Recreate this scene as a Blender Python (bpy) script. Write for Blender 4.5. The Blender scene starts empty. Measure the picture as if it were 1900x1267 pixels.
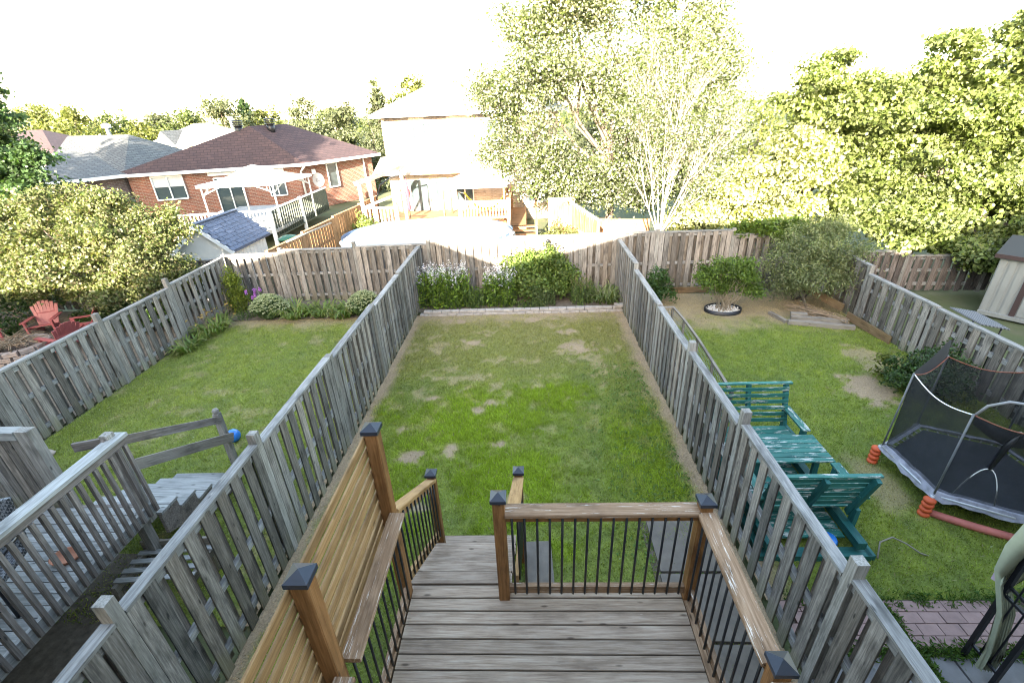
import bpy, math, random
import numpy as np
from math import sin, cos, pi, radians, sqrt, atan2, hypot
from mathutils import Vector, Matrix, Euler

SC = bpy.context.scene
COL = SC.collection
random.seed(7)
RNG = np.random.default_rng(11)
V = Vector

# ------------------------------------------------------------------ camera
CAM_H = 4.85
cam = bpy.data.cameras.new('camera')
cam.sensor_width = 36.0
cam.lens = 36.0 * 862.3 / 1900.0
cam.clip_start = 0.05
cam.clip_end = 3000
cam_o = bpy.data.objects.new('camera', cam)
COL.objects.link(cam_o)
P_, RO_, YA_ = radians(26.59), radians(2.504), radians(-2.67)
f_ = V((sin(YA_)*cos(P_), cos(YA_)*cos(P_), -sin(P_)))
r_ = V((cos(YA_), -sin(YA_), 0))
d_ = f_.cross(r_)
rr = cos(RO_)*r_ + sin(RO_)*d_
dd = -sin(RO_)*r_ + cos(RO_)*d_
m = Matrix((rr, -dd, -f_)).transposed().to_4x4()
m.translation = V((0, 0, CAM_H))
cam_o.matrix_world = m
SC.camera = cam_o
SC.render.engine = 'CYCLES'
SC.cycles.filter_width = 1.05

# ------------------------------------------------------------------ light
SUN_EL, SUN_AZ = 18.0, 191.0          # degrees; azimuth clockwise from +Y
world = bpy.data.worlds.new('World')
SC.world = world
world.use_nodes = True
wn = world.node_tree.nodes; wl = world.node_tree.links
wn.clear()
sky = wn.new('ShaderNodeTexSky'); sky.sky_type = 'NISHITA'; sky.sun_disc = False
sky.sun_elevation = radians(SUN_EL); sky.sun_rotation = radians(SUN_AZ)
sky.air_density = 1.0; sky.dust_density = 1.2; sky.ozone_density = 1.0
bg = wn.new('ShaderNodeBackground'); bg.inputs['Strength'].default_value = 0.15
wo = wn.new('ShaderNodeOutputWorld')
wl.new(sky.outputs[0], bg.inputs[0]); wl.new(bg.outputs[0], wo.inputs[0])
sun = bpy.data.lights.new('sun', 'SUN'); sun.energy = 5.0; sun.angle = radians(0.5)
sun.color = (1.0, 0.97, 0.94)
sun_o = bpy.data.objects.new('sun', sun); COL.objects.link(sun_o)
sd = V((sin(radians(SUN_AZ))*cos(radians(SUN_EL)), cos(radians(SUN_AZ))*cos(radians(SUN_EL)), sin(radians(SUN_EL))))
sun_o.rotation_euler = sd.to_track_quat('Z', 'Y').to_euler()
sun_o.location = (-10, -30, 30)
SC.view_settings.view_transform = 'Standard'
SC.view_settings.look = 'None'
SC.view_settings.exposure = 3.4
SC.view_settings.gamma = 1.0
SC.view_settings.use_curve_mapping = False
SC.view_settings.use_white_balance = True
SC.view_settings.white_balance_temperature = 7900
SC.view_settings.white_balance_tint = 10

# ------------------------------------------------------------------ materials
MATS = {}
def newmat(name):
    m = bpy.data.materials.new(name); m.use_nodes = True
    nt = m.node_tree; nt.nodes.clear()
    out = nt.nodes.new('ShaderNodeOutputMaterial')
    b = nt.nodes.new('ShaderNodeBsdfPrincipled')
    nt.links.new(b.outputs[0], out.inputs[0])
    MATS[name] = m
    return m, nt, b, out
def N(nt, t, **kw):
    n = nt.nodes.new(t)
    for k, v in kw.items(): setattr(n, k, v)
    return n
def setin(n, **kw):
    for k, v in kw.items(): n.inputs[k.replace('_', ' ')].default_value = v
def ramp(nt, stops):
    r = nt.nodes.new('ShaderNodeValToRGB')
    cr = r.color_ramp
    cr.elements[0].position = stops[0][0]; cr.elements[0].color = (*stops[0][1], 1)
    cr.elements[1].position = stops[-1][0]; cr.elements[1].color = (*stops[-1][1], 1)
    for p, c in stops[1:-1]:
        e = cr.elements.new(p); e.color = (*c, 1)
    return r
def mixc(nt, a, b, fac, mode='MIX'):
    n = nt.nodes.new('ShaderNodeMix'); n.data_type = 'RGBA'; n.blend_type = mode
    for s, v in ((0, fac), (6, a), (7, b)):
        if hasattr(v, 'links'): nt.links.new(v, n.inputs[s])
        elif isinstance(v, (int, float)): n.inputs[s].default_value = v
        else: n.inputs[s].default_value = (*v, 1)
    return n.outputs[2]
def noise(nt, vec, scale, detail=4, rough=.55):
    n = nt.nodes.new('ShaderNodeTexNoise'); n.inputs['Scale'].default_value = scale
    n.inputs['Detail'].default_value = detail; n.inputs['Roughness'].default_value = rough
    nt.links.new(vec, n.inputs['Vector']); return n.outputs['Fac']
def mapping(nt, vec, sc=(1,1,1), rot=(0,0,0)):
    n = nt.nodes.new('ShaderNodeMapping'); n.inputs['Scale'].default_value = sc
    n.inputs['Rotation'].default_value = rot
    nt.links.new(vec, n.inputs['Vector']); return n.outputs[0]
def objvec(nt, rnd=True):
    tc = nt.nodes.new('ShaderNodeTexCoord')
    oi = nt.nodes.new('ShaderNodeObjectInfo')
    if not rnd: return tc.outputs['Object'], oi.outputs['Random']
    mu = nt.nodes.new('ShaderNodeMath'); mu.operation = 'MULTIPLY'; mu.inputs[1].default_value = 61.7
    nt.links.new(oi.outputs['Random'], mu.inputs[0])
    ad = nt.nodes.new('ShaderNodeVectorMath'); ad.operation = 'ADD'
    nt.links.new(tc.outputs['Object'], ad.inputs[0]); nt.links.new(mu.outputs[0], ad.inputs[1])
    return ad.outputs[0], oi.outputs['Random']
def maprange(nt, v, a, b, c, d):
    n = nt.nodes.new('ShaderNodeMapRange')
    for i, x in enumerate((a, b, c, d)): n.inputs[i+1].default_value = x
    nt.links.new(v, n.inputs[0]); return n.outputs[0]
def bump(nt, b, h, strength=.3, dist=.01):
    n = nt.nodes.new('ShaderNodeBump'); n.inputs['Strength'].default_value = strength
    n.inputs['Distance'].default_value = dist
    nt.links.new(h, n.inputs['Height']); nt.links.new(n.outputs[0], b.inputs['Normal'])
def wood(name, dark, mid, light, peel=None, peel_at=.62, blotch=None, rough=.8, var=.35, spec=.25, knots=True, edge=0, tint=None, pscale=(2.2, 34, 34), moss=None):
    m, nt, b, out = newmat(name)
    vec, rnd = objvec(nt)
    g = noise(nt, mapping(nt, vec, (1.1, 22, 22)), 3.0, 6, .65)
    r = ramp(nt, [(.28, dark), (.5, mid), (.74, light)])
    nt.links.new(g, r.inputs[0]); c = r.outputs[0]
    bl = noise(nt, mapping(nt, vec, (1.2, 3.5, 3.5)), 2.0, 4, .6)
    c = mixc(nt, c, blotch if blotch else tuple(x*.45 for x in dark), maprange(nt, bl, .5, .72, 0, .75))
    if knots:
        vo = nt.nodes.new('ShaderNodeTexVoronoi'); vo.inputs['Scale'].default_value = 1.0
        nt.links.new(mapping(nt, vec, (3.2, 11, 11)), vo.inputs['Vector'])
        c = mixc(nt, c, tuple(x*.35 for x in dark), maprange(nt, vo.outputs['Distance'], .06, .13, .8, 0))
    if peel:
        pn = noise(nt, mapping(nt, vec, pscale), 1.6, 6, .75)
        c = mixc(nt, c, peel, maprange(nt, pn, peel_at, peel_at+.06, 0, .85))
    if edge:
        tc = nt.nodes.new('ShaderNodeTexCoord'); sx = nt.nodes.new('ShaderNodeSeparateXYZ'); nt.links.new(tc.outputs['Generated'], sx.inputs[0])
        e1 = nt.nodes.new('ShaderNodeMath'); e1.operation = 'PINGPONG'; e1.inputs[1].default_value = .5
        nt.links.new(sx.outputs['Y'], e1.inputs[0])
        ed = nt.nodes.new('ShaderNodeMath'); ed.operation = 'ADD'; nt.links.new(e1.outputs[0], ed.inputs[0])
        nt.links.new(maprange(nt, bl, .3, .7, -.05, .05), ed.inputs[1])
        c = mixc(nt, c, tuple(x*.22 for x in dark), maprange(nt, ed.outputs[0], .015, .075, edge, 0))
    if moss:
        tg = nt.nodes.new('ShaderNodeTexCoord'); sg = nt.nodes.new('ShaderNodeSeparateXYZ'); nt.links.new(tg.outputs['Generated'], sg.inputs[0])
        ag = nt.nodes.new('ShaderNodeMath'); ag.operation = 'ADD'; nt.links.new(sg.outputs['X'], ag.inputs[0]); nt.links.new(maprange(nt, bl, .3, .7, -.12, .12), ag.inputs[1])
        c = mixc(nt, c, moss, maprange(nt, ag.outputs[0], .0, .24, .6, 0))
    if tint:
        fr = nt.nodes.new('ShaderNodeMath'); fr.operation = 'MULTIPLY'; fr.inputs[1].default_value = 17.31; nt.links.new(rnd, fr.inputs[0])
        f2 = nt.nodes.new('ShaderNodeMath'); f2.operation = 'FRACT'; nt.links.new(fr.outputs[0], f2.inputs[0])
        tm = mixc(nt, c, tint, 1.0, 'MULTIPLY'); c = mixc(nt, c, tm, f2.outputs[0])
    br = maprange(nt, rnd, 0, 1, 1-var, 1+var)
    cb = nt.nodes.new('ShaderNodeCombineColor')
    for i in range(3): nt.links.new(br, cb.inputs[i])
    c = mixc(nt, c, cb.outputs[0], 1.0, 'MULTIPLY')
    nt.links.new(c, b.inputs['Base Color'])
    setin(b, Roughness=rough); b.inputs['Specular IOR Level'].default_value = spec
    bump(nt, b, g, .35, .006)
    return m
def plain(name, col, rough=.6, var=.12, scale=6, metal=0, spec=.4, bumps=0):
    m, nt, b, out = newmat(name)
    vec, rnd = objvec(nt)
    n = noise(nt, vec, scale, 5, .6)
    r = ramp(nt, [(.3, tuple(x*(1-var) for x in col)), (.7, tuple(min(1, x*(1+var)) for x in col))])
    nt.links.new(n, r.inputs[0]); nt.links.new(r.outputs[0], b.inputs['Base Color'])
    setin(b, Roughness=rough, Metallic=metal); b.inputs['Specular IOR Level'].default_value = spec
    if bumps: bump(nt, b, n, bumps, .01)
    return m
def leafmat(name, trans=.35, rough=.5, spec=.35):
    m, nt, b, out = newmat(name)
    at = N(nt, 'ShaderNodeAttribute', attribute_name='col')
    nt.links.new(at.outputs['Color'], b.inputs['Base Color'])
    setin(b, Roughness=rough); b.inputs['Specular IOR Level'].default_value = spec
    t = N(nt, 'ShaderNodeBsdfTranslucent')
    c = mixc(nt, at.outputs['Color'], (1.35, 1.5, .6), 1.0, 'MULTIPLY')
    nt.links.new(c, t.inputs[0])
    mx = N(nt, 'ShaderNodeMixShader'); mx.inputs[0].default_value = trans
    nt.links.new(b.outputs[0], mx.inputs[1]); nt.links.new(t.outputs[0], mx.inputs[2])
    nt.links.new(mx.outputs[0], out.inputs[0])
    return m
def brickmat(name, c1, c2, mortar, sc=1.0, bw=.2, bh=.067, ms=.01, axis='wall', bmp=.5):
    m, nt, b, out = newmat(name)
    tc = nt.nodes.new('ShaderNodeUVMap')
    br = nt.nodes.new('ShaderNodeTexBrick')
    setin(br, Color1=(*c1, 1), Color2=(*c2, 1), Mortar=(*mortar, 1), Scale=sc, Mortar_Size=ms, Mortar_Smooth=.1, Bias=0.0, Brick_Width=bw, Row_Height=bh)
    nt.links.new(tc.outputs[0], br.inputs['Vector'])
    n = noise(nt, tc.outputs[0], 2.2, 5, .6)
    n2 = noise(nt, mapping(nt, tc.outputs[0], (5, 15, 1)), 1.0, 2, .6)
    c = mixc(nt, br.outputs['Color'], tuple(x*.45 for x in c2), maprange(nt, n2, .52, .7, 0, .6))
    c = mixc(nt, c, tuple(min(1, x*1.5) for x in c1), maprange(nt, n, .55, .8, 0, .35))
    nt.links.new(c, b.inputs['Base Color']); setin(b, Roughness=.85)
    bump(nt, b, br.outputs['Fac'], -bmp, .01)
    return m
def vcolmat(name, rough=.95, fine=60, amt=.35, bmp=.3):
    m, nt, b, out = newmat(name)
    at = N(nt, 'ShaderNodeAttribute', attribute_name='col')
    tc = nt.nodes.new('ShaderNodeTexCoord')
    n = noise(nt, tc.outputs['Object'], fine, 5, .7)
    r = ramp(nt, [(.25, (1-amt,)*3), (.75, (1+amt,)*3)])
    nt.links.new(n, r.inputs[0])
    c = mixc(nt, at.outputs['Color'], r.outputs[0], 1.0, 'MULTIPLY')
    nt.links.new(c, b.inputs['Base Color']); setin(b, Roughness=rough)
    b.inputs['Specular IOR Level'].default_value = .1
    bump(nt, b, n, bmp, .02)
    return m

M_FENCE = wood('weathered_grey_wood', (.085, .077, .069), (.195, .18, .163), (.35, .33, .30), peel=(.46, .45, .43), peel_at=.67, var=.42, tint=(1.02, .93, .85), edge=.3, moss=(.15, .15, .085))
M_FENCE_POST = wood('weathered_post_wood', (.14, .128, .11), (.24, .225, .20), (.38, .36, .33), var=.2)
M_CAPRAIL = wood('weathered_rail_wood', (.13, .125, .115), (.235, .225, .21), (.36, .35, .33), var=.18)
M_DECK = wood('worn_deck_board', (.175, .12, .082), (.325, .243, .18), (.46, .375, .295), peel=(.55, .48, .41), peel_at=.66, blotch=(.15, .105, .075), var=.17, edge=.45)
M_STAIN = wood('brown_stained_wood', (.125, .053, .017), (.22, .10, .036), (.32, .158, .066), peel=(.55, .45, .35), peel_at=.72, var=.14, rough=.6)
M_STAINRAIL = wood('worn_stained_rail', (.155, .085, .045), (.26, .155, .09), (.37, .25, .165), peel=(.66, .60, .53), peel_at=.58, var=.1, rough=.7)
M_SLAT = wood('honey_stained_slat', (.165, .083, .032), (.275, .155, .066), (.375, .235, .115), peel=(.6, .5, .38), peel_at=.72, var=.16, rough=.6)
M_LDECK = wood('grey_deck_board', (.18, .18, .17), (.29, .29, .275), (.42, .42, .395), var=.14)
M_LRAIL = wood('greyed_brown_wood', (.095, .078, .066), (.17, .145, .128), (.28, .25, .23), var=.25)
M_NEWWOOD = wood('new_brown_timber', (.13, .08, .04), (.20, .13, .07), (.28, .19, .11), var=.1)
M_CEDAR = wood('cedar_fence_wood', (.20, .105, .05), (.33, .18, .09), (.44, .26, .14), var=.2)
M_TEAL = wood('peeling_teal_paint', (.008, .10, .095), (.02, .15, .122), (.05, .205, .168), peel=(.55, .54, .50), peel_at=.545, blotch=(.004, .06, .06), var=.12, knots=False, rough=.5, pscale=(2.6, 12, 12))
M_TEALDARK = wood('teal_paint', (.006, .075, .072), (.013, .115, .108), (.03, .155, .145), blotch=(.003, .055, .055), var=.1, knots=False, rough=.5)
M_TIMBER = wood('old_landscape_timber', (.14, .12, .10), (.23, .20, .165), (.33, .30, .26), var=.2)
M_BARK = wood('grey_brown_bark', (.06, .045, .035), (.12, .095, .075), (.2, .17, .14), var=.1, knots=False)
M_PALEBARK = plain('pale_bark', (.34, .30, .25), .8, .25, 9)
M_STICK = plain('dry_stick', (.24, .17, .11), .9, .3, 12)
M_BLACK = plain('black_metal', (.012, .013, .016), .35, .2, 8)
M_CAP = plain('black_post_cap', (.018, .024, .036), .35, .15, 8)
M_WHITE = plain('white_trim', (.80, .80, .78), .5, .05, 3)
M_OFFWHITE = plain('off_white_siding', (.68, .67, .63), .6, .06, 3)
M_DARKRAIL = plain('dark_green_grey_rail', (.05, .062, .045), .6, .2, 3)
M_GLASS = plain('window_glass', (.05, .07, .075), .06, .1, 1, spec=.9)
M_BLIND = plain('blind', (.5, .5, .5), .6, .05, 3)
M_CONC = plain('concrete', (.15, .128, .105), .9, .18, 7, bumps=.3)
M_CONCDARK = plain('concrete_slab', (.17, .165, .165), .9, .2, 5, bumps=.3)
M_PAVER = plain('pink_paver', (.30, .195, .175), .9, .16, 8, bumps=.3)
M_BLOCK = plain('edging_block', (.36, .32, .285), .9, .22, 10, bumps=.5)
M_PITBLOCK = plain('fire_pit_block', (.30, .235, .20), .9, .25, 10, bumps=.5)
M_CANVAS = plain('white_canvas', (.78, .77, .74), .8, .04, 2)
M_POOL = plain('pool_cover', (.20, .225, .25), .4, .1, 2)
M_POOLBLUE = plain('pool_cover_blue', (.08, .14, .24), .4, .2, 2)
M_NET = None
M_RED = plain('faded_red_plastic', (.33, .085, .085), .45, .12, 5)
M_REDSHADE = M_RED
M_BALL = plain('blue_ball', (.01, .20, .62), .25, .05, 3, spec=.6)
M_GREENBALL = plain('green_ball', (.15, .34, .05), .4, .1, 3)
M_STONE = plain('pale_stone', (.42, .34, .28), .9, .2, 8, bumps=.5)
M_PEBBLE = plain('white_pebble', (.62, .60, .57), .8, .25, 25)
M_MAT = plain('trampoline_mat', (.022, .026, .034), .6, .15, 5)
M_PAD = plain('lilac_pad', (.25, .255, .295), .5, .45, 7)
M_STEEL2 = plain('pale_pole', (.2, .205, .21), .4, .1, 5)
M_POLE = plain('grey_net_pole', (.13, .14, .15), .5, .15, 5)
M_ORANGE = plain('orange_foam', (.62, .10, .035), .55, .12, 5)
M_PINKTUBE = plain('pink_foam_tube', (.50, .15, .12), .6, .2, 5)
M_STEEL = plain('galvanised_pole', (.42, .44, .46), .4, .1, 5, metal=.5)
M_CURTAIN = plain('olive_curtain', (.33, .35, .245), .9, .15, 4)
M_CURTAIN2 = plain('mauve_curtain_band', (.30, .22, .25), .9, .15, 4)
M_SHEDWALL = plain('shed_panel', (.25, .255, .235), .5, .06, 3)
M_SHEDTRIM = plain('shed_brown_trim', (.05, .03, .028), .6, .15, 3)
M_GREENBIN = plain('green_bin', (.02, .11, .06), .5, .15, 3)
M_DIRT = plain('garden_soil', (.125, .10, .075), 1, .35, 12, bumps=.8)
M_EAVESHADE = plain('eave_shade_brown', (.12, .10, .09), .7, .2, 4)
M_POT = plain('clay_pot', (.35, .14, .08), .8, .15, 6)
M_REDCLOTH = plain('red_cloth', (.50, .04, .06), .8, .15, 6)
M_HAMMOCK = plain('yellow_hammock', (.35, .36, .05), .8, .3, 6)
M_PLASTICGREY = plain('grey_plastic', (.062, .064, .067), .4, .1, 4)
M_LEAF = leafmat('leaf', .34, .5, .35)
M_GRASS = leafmat('grass_blade', .3, .7, .15)
M_PETAL = leafmat('petal', .2, .7, .2)
M_LAWN = vcolmat('lawn_turf', fine=45, amt=.45, bmp=.5)
M_BRICK = brickmat('red_brick', (.24, .075, .042), (.155, .05, .032), (.27, .21, .17), bw=.22, bh=.075, ms=.011)
M_BRICKPINK = brickmat('dusky_brick', (.20, .12, .11), (.15, .09, .085), (.27, .23, .21), bw=.22, bh=.075, ms=.011)
M_BRICKPALE = brickmat('pale_brick', (.56, .46, .36), (.42, .33, .25), (.55, .5, .43), bw=.22, bh=.075, ms=.011)
M_SH_BROWN = brickmat('brown_shingle', (.066, .038, .038), (.046, .027, .029), (.021, .013, .014), bw=.34, bh=.15, ms=.014, bmp=.8)
M_SH_GREY = brickmat('grey_shingle', (.125, .13, .125), (.085, .09, .09), (.04, .043, .043), bw=.34, bh=.15, ms=.016, bmp=.8)
M_SH_PALE = brickmat('pale_shingle', (.40, .38, .34), (.33, .31, .28), (.2, .19, .17), bw=.34, bh=.15, ms=.012, bmp=.6)
M_SHEDSH = plain('blue_grey_shingle', (.085, .105, .15), .8, .3, 6, bumps=.4)
def _net():
    m, nt, b, out = newmat('safety_net')
    setin(b, Base_Color=(.01, .012, .015, 1), Roughness=.7)
    tc = nt.nodes.new('ShaderNodeTexCoord')
    t = N(nt, 'ShaderNodeBsdfTransparent')
    mx = N(nt, 'ShaderNodeMixShader')
    n = noise(nt, tc.outputs['Object'], 6, 3, .6)
    nt.links.new(maprange(nt, n, .3, .7, .60, .76), mx.inputs[0])
    nt.links.new(t.outputs[0], mx.inputs[1]); nt.links.new(b.outputs[0], mx.inputs[2])
    nt.links.new(mx.outputs[0], out.inputs[0])
    return m
M_NET = _net()
def _stripe():
    m, nt, b, out = newmat('striped_awning')
    tc = nt.nodes.new('ShaderNodeTexCoord')
    w = nt.nodes.new('ShaderNodeTexWave'); w.inputs['Scale'].default_value = 4.5; w.bands_direction = 'X'
    nt.links.new(tc.outputs['Object'], w.inputs['Vector'])
    r = ramp(nt, [(.45, (.035, .04, .05)), (.55, (.16, .16, .165))])
    nt.links.new(w.outputs['Fac'], r.inputs[0]); nt.links.new(r.outputs[0], b.inputs['Base Color'])
    setin(b, Roughness=.8)
    return m
M_STRIPE = _stripe()

# ------------------------------------------------------------------ helpers
WM = {}; FR = {}
def thing(name, label, cat, loc=(0, 0, 0), rotz=0, group=None, world=False, kind=None):
    o = bpy.data.objects.new(name, None); COL.objects.link(o)
    o.empty_display_size = .1
    M = Matrix.Translation(V(loc)) @ Matrix.Rotation(rotz, 4, 'Z')
    o.matrix_basis = M; WM[o.name] = M
    FR[o.name] = Matrix() if world else M
    o['label'] = label; o['category'] = cat
    if group: o['group'] = group
    if kind: o['kind'] = kind
    return o
def link(name, mesh, par, L=None):
    o = bpy.data.objects.new(name, mesh); COL.objects.link(o)
    L = L if L is not None else Matrix()
    if par is None:
        o.matrix_basis = L; WM[o.name] = L; FR[o.name] = Matrix()
    else:
        W = FR[par.name] @ L
        o.parent = par
        o.matrix_basis = WM[par.name].inverted() @ W
        WM[o.name] = W; FR[o.name] = FR[par.name]
    return o
def tag(o, label=None, cat=None, group=None, kind=None):
    if label: o['label'] = label
    if cat: o['category'] = cat
    if group: o['group'] = group
    if kind: o['kind'] = kind
    return o
MESH = {}
def fast_mesh(name, verts, faces, mat, smooth=False, cols=None, uvs=None):
    me = bpy.data.meshes.new(name)
    verts = np.asarray(verts, dtype=np.float32).reshape(-1, 3)
    if isinstance(faces, np.ndarray):
        k = faces.shape[1]; nf = len(faces)
        me.vertices.add(len(verts)); me.vertices.foreach_set('co', verts.ravel())
        me.loops.add(nf*k); me.loops.foreach_set('vertex_index', faces.astype(np.int32).ravel())
        me.polygons.add(nf)
        me.polygons.foreach_set('loop_start', np.arange(0, nf*k, k, dtype=np.int32))
        me.update(calc_edges=True)
    else:
        me.from_pydata([tuple(v) for v in verts], [], faces)
        me.update()
    if smooth:
        me.polygons.foreach_set('use_smooth', np.ones(len(me.polygons), dtype=bool))
    if cols is not None:
        a = me.color_attributes.new('col', 'FLOAT_COLOR', 'POINT')
        c = np.ones((len(verts), 4), dtype=np.float32); c[:, :3] = cols
        a.data.foreach_set('color', c.ravel())
    me.materials.append(mat)
    me.validate()
    return me
def msh(par, name, mat, verts, faces, smooth=False, cols=None, L=None):
    return link(name, fast_mesh(name, verts, faces, mat, smooth, cols), par, L)
def box_verts(lx, ly, lz, bev):
    if bev <= 0:
        v = [(sx*lx/2, sy*ly/2, sz*lz/2) for sx in (-1, 1) for sy in (-1, 1) for sz in (-1, 1)]
        f = [(0,1,3,2), (4,6,7,5), (0,4,5,1), (2,3,7,6), (0,2,6,4), (1,5,7,3)]
        return v, f
    # chamfer the four long edges (along X)
    pr = []
    a, b = ly/2, lz/2
    for y, z in ((-a, -b+bev), (-a+bev, -b), (a-bev, -b), (a, -b+bev), (a, b-bev), (a-bev, b), (-a+bev, b), (-a, b-bev)):
        pr.append((y, z))
    v = [(-lx/2, y, z) for y, z in pr] + [(lx/2, y, z) for y, z in pr]
    f = [(7,6,5,4,3,2,1,0), (8,9,10,11,12,13,14,15)]
    for i in range(8):
        j = (i+1) % 8
        f.append((i, j, j+8, i+8))
    return v, f
def beam_mesh(name, mat, l, w, h, bev):
    key = (mat.name, round(l, 2), round(w, 3), round(h, 3), bev)
    if key not in MESH:
        v, f = box_verts(key[1], key[2], key[3], bev)
        MESH[key] = fast_mesh(name, v, f, mat)
    return MESH[key]
def beam(par, name, mat, p0, p1, w, h, up=(0, 0, 1), bev=0, label=None):
    p0, p1 = V(p0), V(p1); d = p1-p0; l = d.length; x = d/l
    up = V(up); y = up.cross(x)
    if y.length < 1e-4: y = V((0, 1, 0)).cross(x)
    y.normalize(); z = x.cross(y)
    M = Matrix((x, y, z)).transposed().to_4x4(); M.translation = (p0+p1)/2
    o = link(name, beam_mesh(name, mat, l, w, h, bev), par, M)
    if label: o['label'] = label
    return o
def box(par, name, mat, c, s, rotz=0, bev=0):
    M = Matrix.Translation(V(c)) @ Matrix.Rotation(rotz, 4, 'Z')
    return link(name, beam_mesh(name, mat, s[0], s[1], s[2], bev), par, M)
def tube_geo(pts, rad, n=6, V0=0, cap=True):
    pts = [V(p) for p in pts]; k = len(pts)
    if not isinstance(rad, (list, tuple)): rad = [rad]*k
    verts = []; faces = []
    prev = None
    for i, p in enumerate(pts):
        d = (pts[min(i+1, k-1)]-pts[max(i-1, 0)])
        if d.length < 1e-6: d = V((0, 0, 1))
        d.normalize()
        a = prev if prev is not None else (V((1, 0, 0)) if abs(d.x) < .8 else V((0, 1, 0)))
        a = (a-d*a.dot(d)).normalized(); prev = a
        b = d.cross(a)
        for j in range(n):
            t = 2*pi*j/n
            verts.append(p+(a*cos(t)+b*sin(t))*rad[i])
    for i in range(k-1):
        for j in range(n):
            j2 = (j+1) % n
            faces.append((V0+i*n+j, V0+i*n+j2, V0+(i+1)*n+j2, V0+(i+1)*n+j))
    if cap:
        faces.append(tuple(V0+j for j in range(n))[::-1]); faces.append(tuple(V0+(k-1)*n+j for j in range(n)))
    return verts, faces
def tube(par, name, mat, pts, rad, n=6, smooth=True):
    v, f = tube_geo(pts, rad, n)
    return msh(par, name, mat, v, f, smooth)
def tubes(par, name, mat, lst, n=5):
    vs, fs = [], []
    for pts, rad in lst:
        v, f = tube_geo(pts, rad, n, len(vs), False); vs += v; fs += f
    return msh(par, name, mat, vs, fs, True)
def lathe(par, name, mat, c, prof, n=16, squash=1.0, smooth=True):
    vs, fs = [], []
    for r, z in prof:
        for j in range(n):
            t = 2*pi*j/n; vs.append((c[0]+r*cos(t), c[1]+r*sin(t)*squash, c[2]+z))
    for i in range(len(prof)-1):
        for j in range(n):
            j2 = (j+1) % n; fs.append((i*n+j, i*n+j2, (i+1)*n+j2, (i+1)*n+j))
    fs.append(tuple(range(n))[::-1]); k = len(prof)-1
    fs.append(tuple(k*n+j for j in range(n)))
    return msh(par, name, mat, vs, fs, smooth)
def blob(par, name, mat, c, r, jit=.15, n=8, seed=0):
    rg = random.Random(seed); vs, fs = [], []
    rows = n//2
    for i in range(rows+1):
        ph = pi*i/rows
        for j in range(n):
            t = 2*pi*j/n; k = 1+rg.uniform(-jit, jit)
            vs.append((c[0]+r[0]*sin(ph)*cos(t)*k, c[1]+r[1]*sin(ph)*sin(t)*k, c[2]+r[2]*cos(ph)*(k if 0 < i < rows else 1)))
    for i in range(rows):
        for j in range(n):
            j2 = (j+1) % n; fs.append((i*n+j, (i+1)*n+j, (i+1)*n+j2, i*n+j2))
    return msh(par, name, mat, vs, fs, True)
def planar_uv(me, f):
    uv = me.uv_layers.new(name='UVMap')
    for p in me.polygons:
        n = p.normal
        if abs(n.z) > .97: u = V((1, 0, 0))
        else: u = V((0, 0, 1)).cross(n).normalized()
        w = n.cross(u)
        for li in p.loop_indices:
            co = me.vertices[me.loops[li].vertex_index].co
            uv.data[li].uv = (co.dot(u)*f, co.dot(w)*f)
def uvmsh(par, name, mat, verts, faces, f=1.0):
    me = fast_mesh(name, verts, faces, mat)
    planar_uv(me, f)
    return link(name, me, par)

# ---- numpy value noise
def vnoise(x, y, s, seed=0):
    x = np.asarray(x)/s; y = np.asarray(y)/s
    xi = np.floor(x).astype(int); yi = np.floor(y).astype(int); fx = x-xi; fy = y-yi
    def h(a, b):
        n = (a*374761393 + b*668265263 + seed*1442695041) & 0x7fffffff
        n = ((n ^ (n >> 13))*1274126177) & 0x7fffffff
        return ((n ^ (n >> 16)) & 0xffff)/65535.0
    fx = fx*fx*(3-2*fx); fy = fy*fy*(3-2*fy)
    return (h(xi, yi)*(1-fx)+h(xi+1, yi)*fx)*(1-fy)+(h(xi, yi+1)*(1-fx)+h(xi+1, yi+1)*fx)*fy
def fbm(x, y, s, seed=0, o=4):
    t = 0; a = .5; w = 0
    for i in range(o):
        t = t+a*vnoise(x, y, s/2**i, seed+i*17); w += a; a *= .6
    return t/w

# ---- leaves
def leaf_geo(cen, size, up_bias=.3, rng=RNG, asp=.55, droop=0.0, nrm=None):
    n = len(cen)
    d = rng.normal(size=(n, 3)); d[:, 2] -= droop; d /= np.linalg.norm(d, axis=1, keepdims=True)
    nr = rng.normal(size=(n, 3))
    if nrm is not None: nr = nr*.55+nrm
    nr[:, 2] += up_bias
    nr -= d*np.sum(nr*d, axis=1, keepdims=True); nr /= np.linalg.norm(nr, axis=1, keepdims=True)+1e-9
    s = np.cross(nr, d)
    size = np.asarray(size).reshape(-1, 1)*np.ones((n, 1))
    a = cen-d*size*.5; b = cen+d*size*.5
    fold = nr*size*.12
    l = cen+s*size*asp*.5+fold; r = cen-s*size*asp*.5+fold
    v = np.stack([a, l, b, r], axis=1).reshape(-1, 3)
    f = np.arange(n*4).reshape(-1, 4)
    return v, f
def mixcol(n, cols, rng=RNG, jit=.2):
    cols = np.array(cols); k = rng.integers(0, len(cols), n); t = rng.beta(.45, .45, (n, 1)); k2 = rng.integers(0, len(cols), n)
    c = cols[k]*t+cols[k2]*(1-t)
    return np.clip(c*(1+rng.uniform(-jit, jit, (n, 1))), 0, 1)
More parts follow.
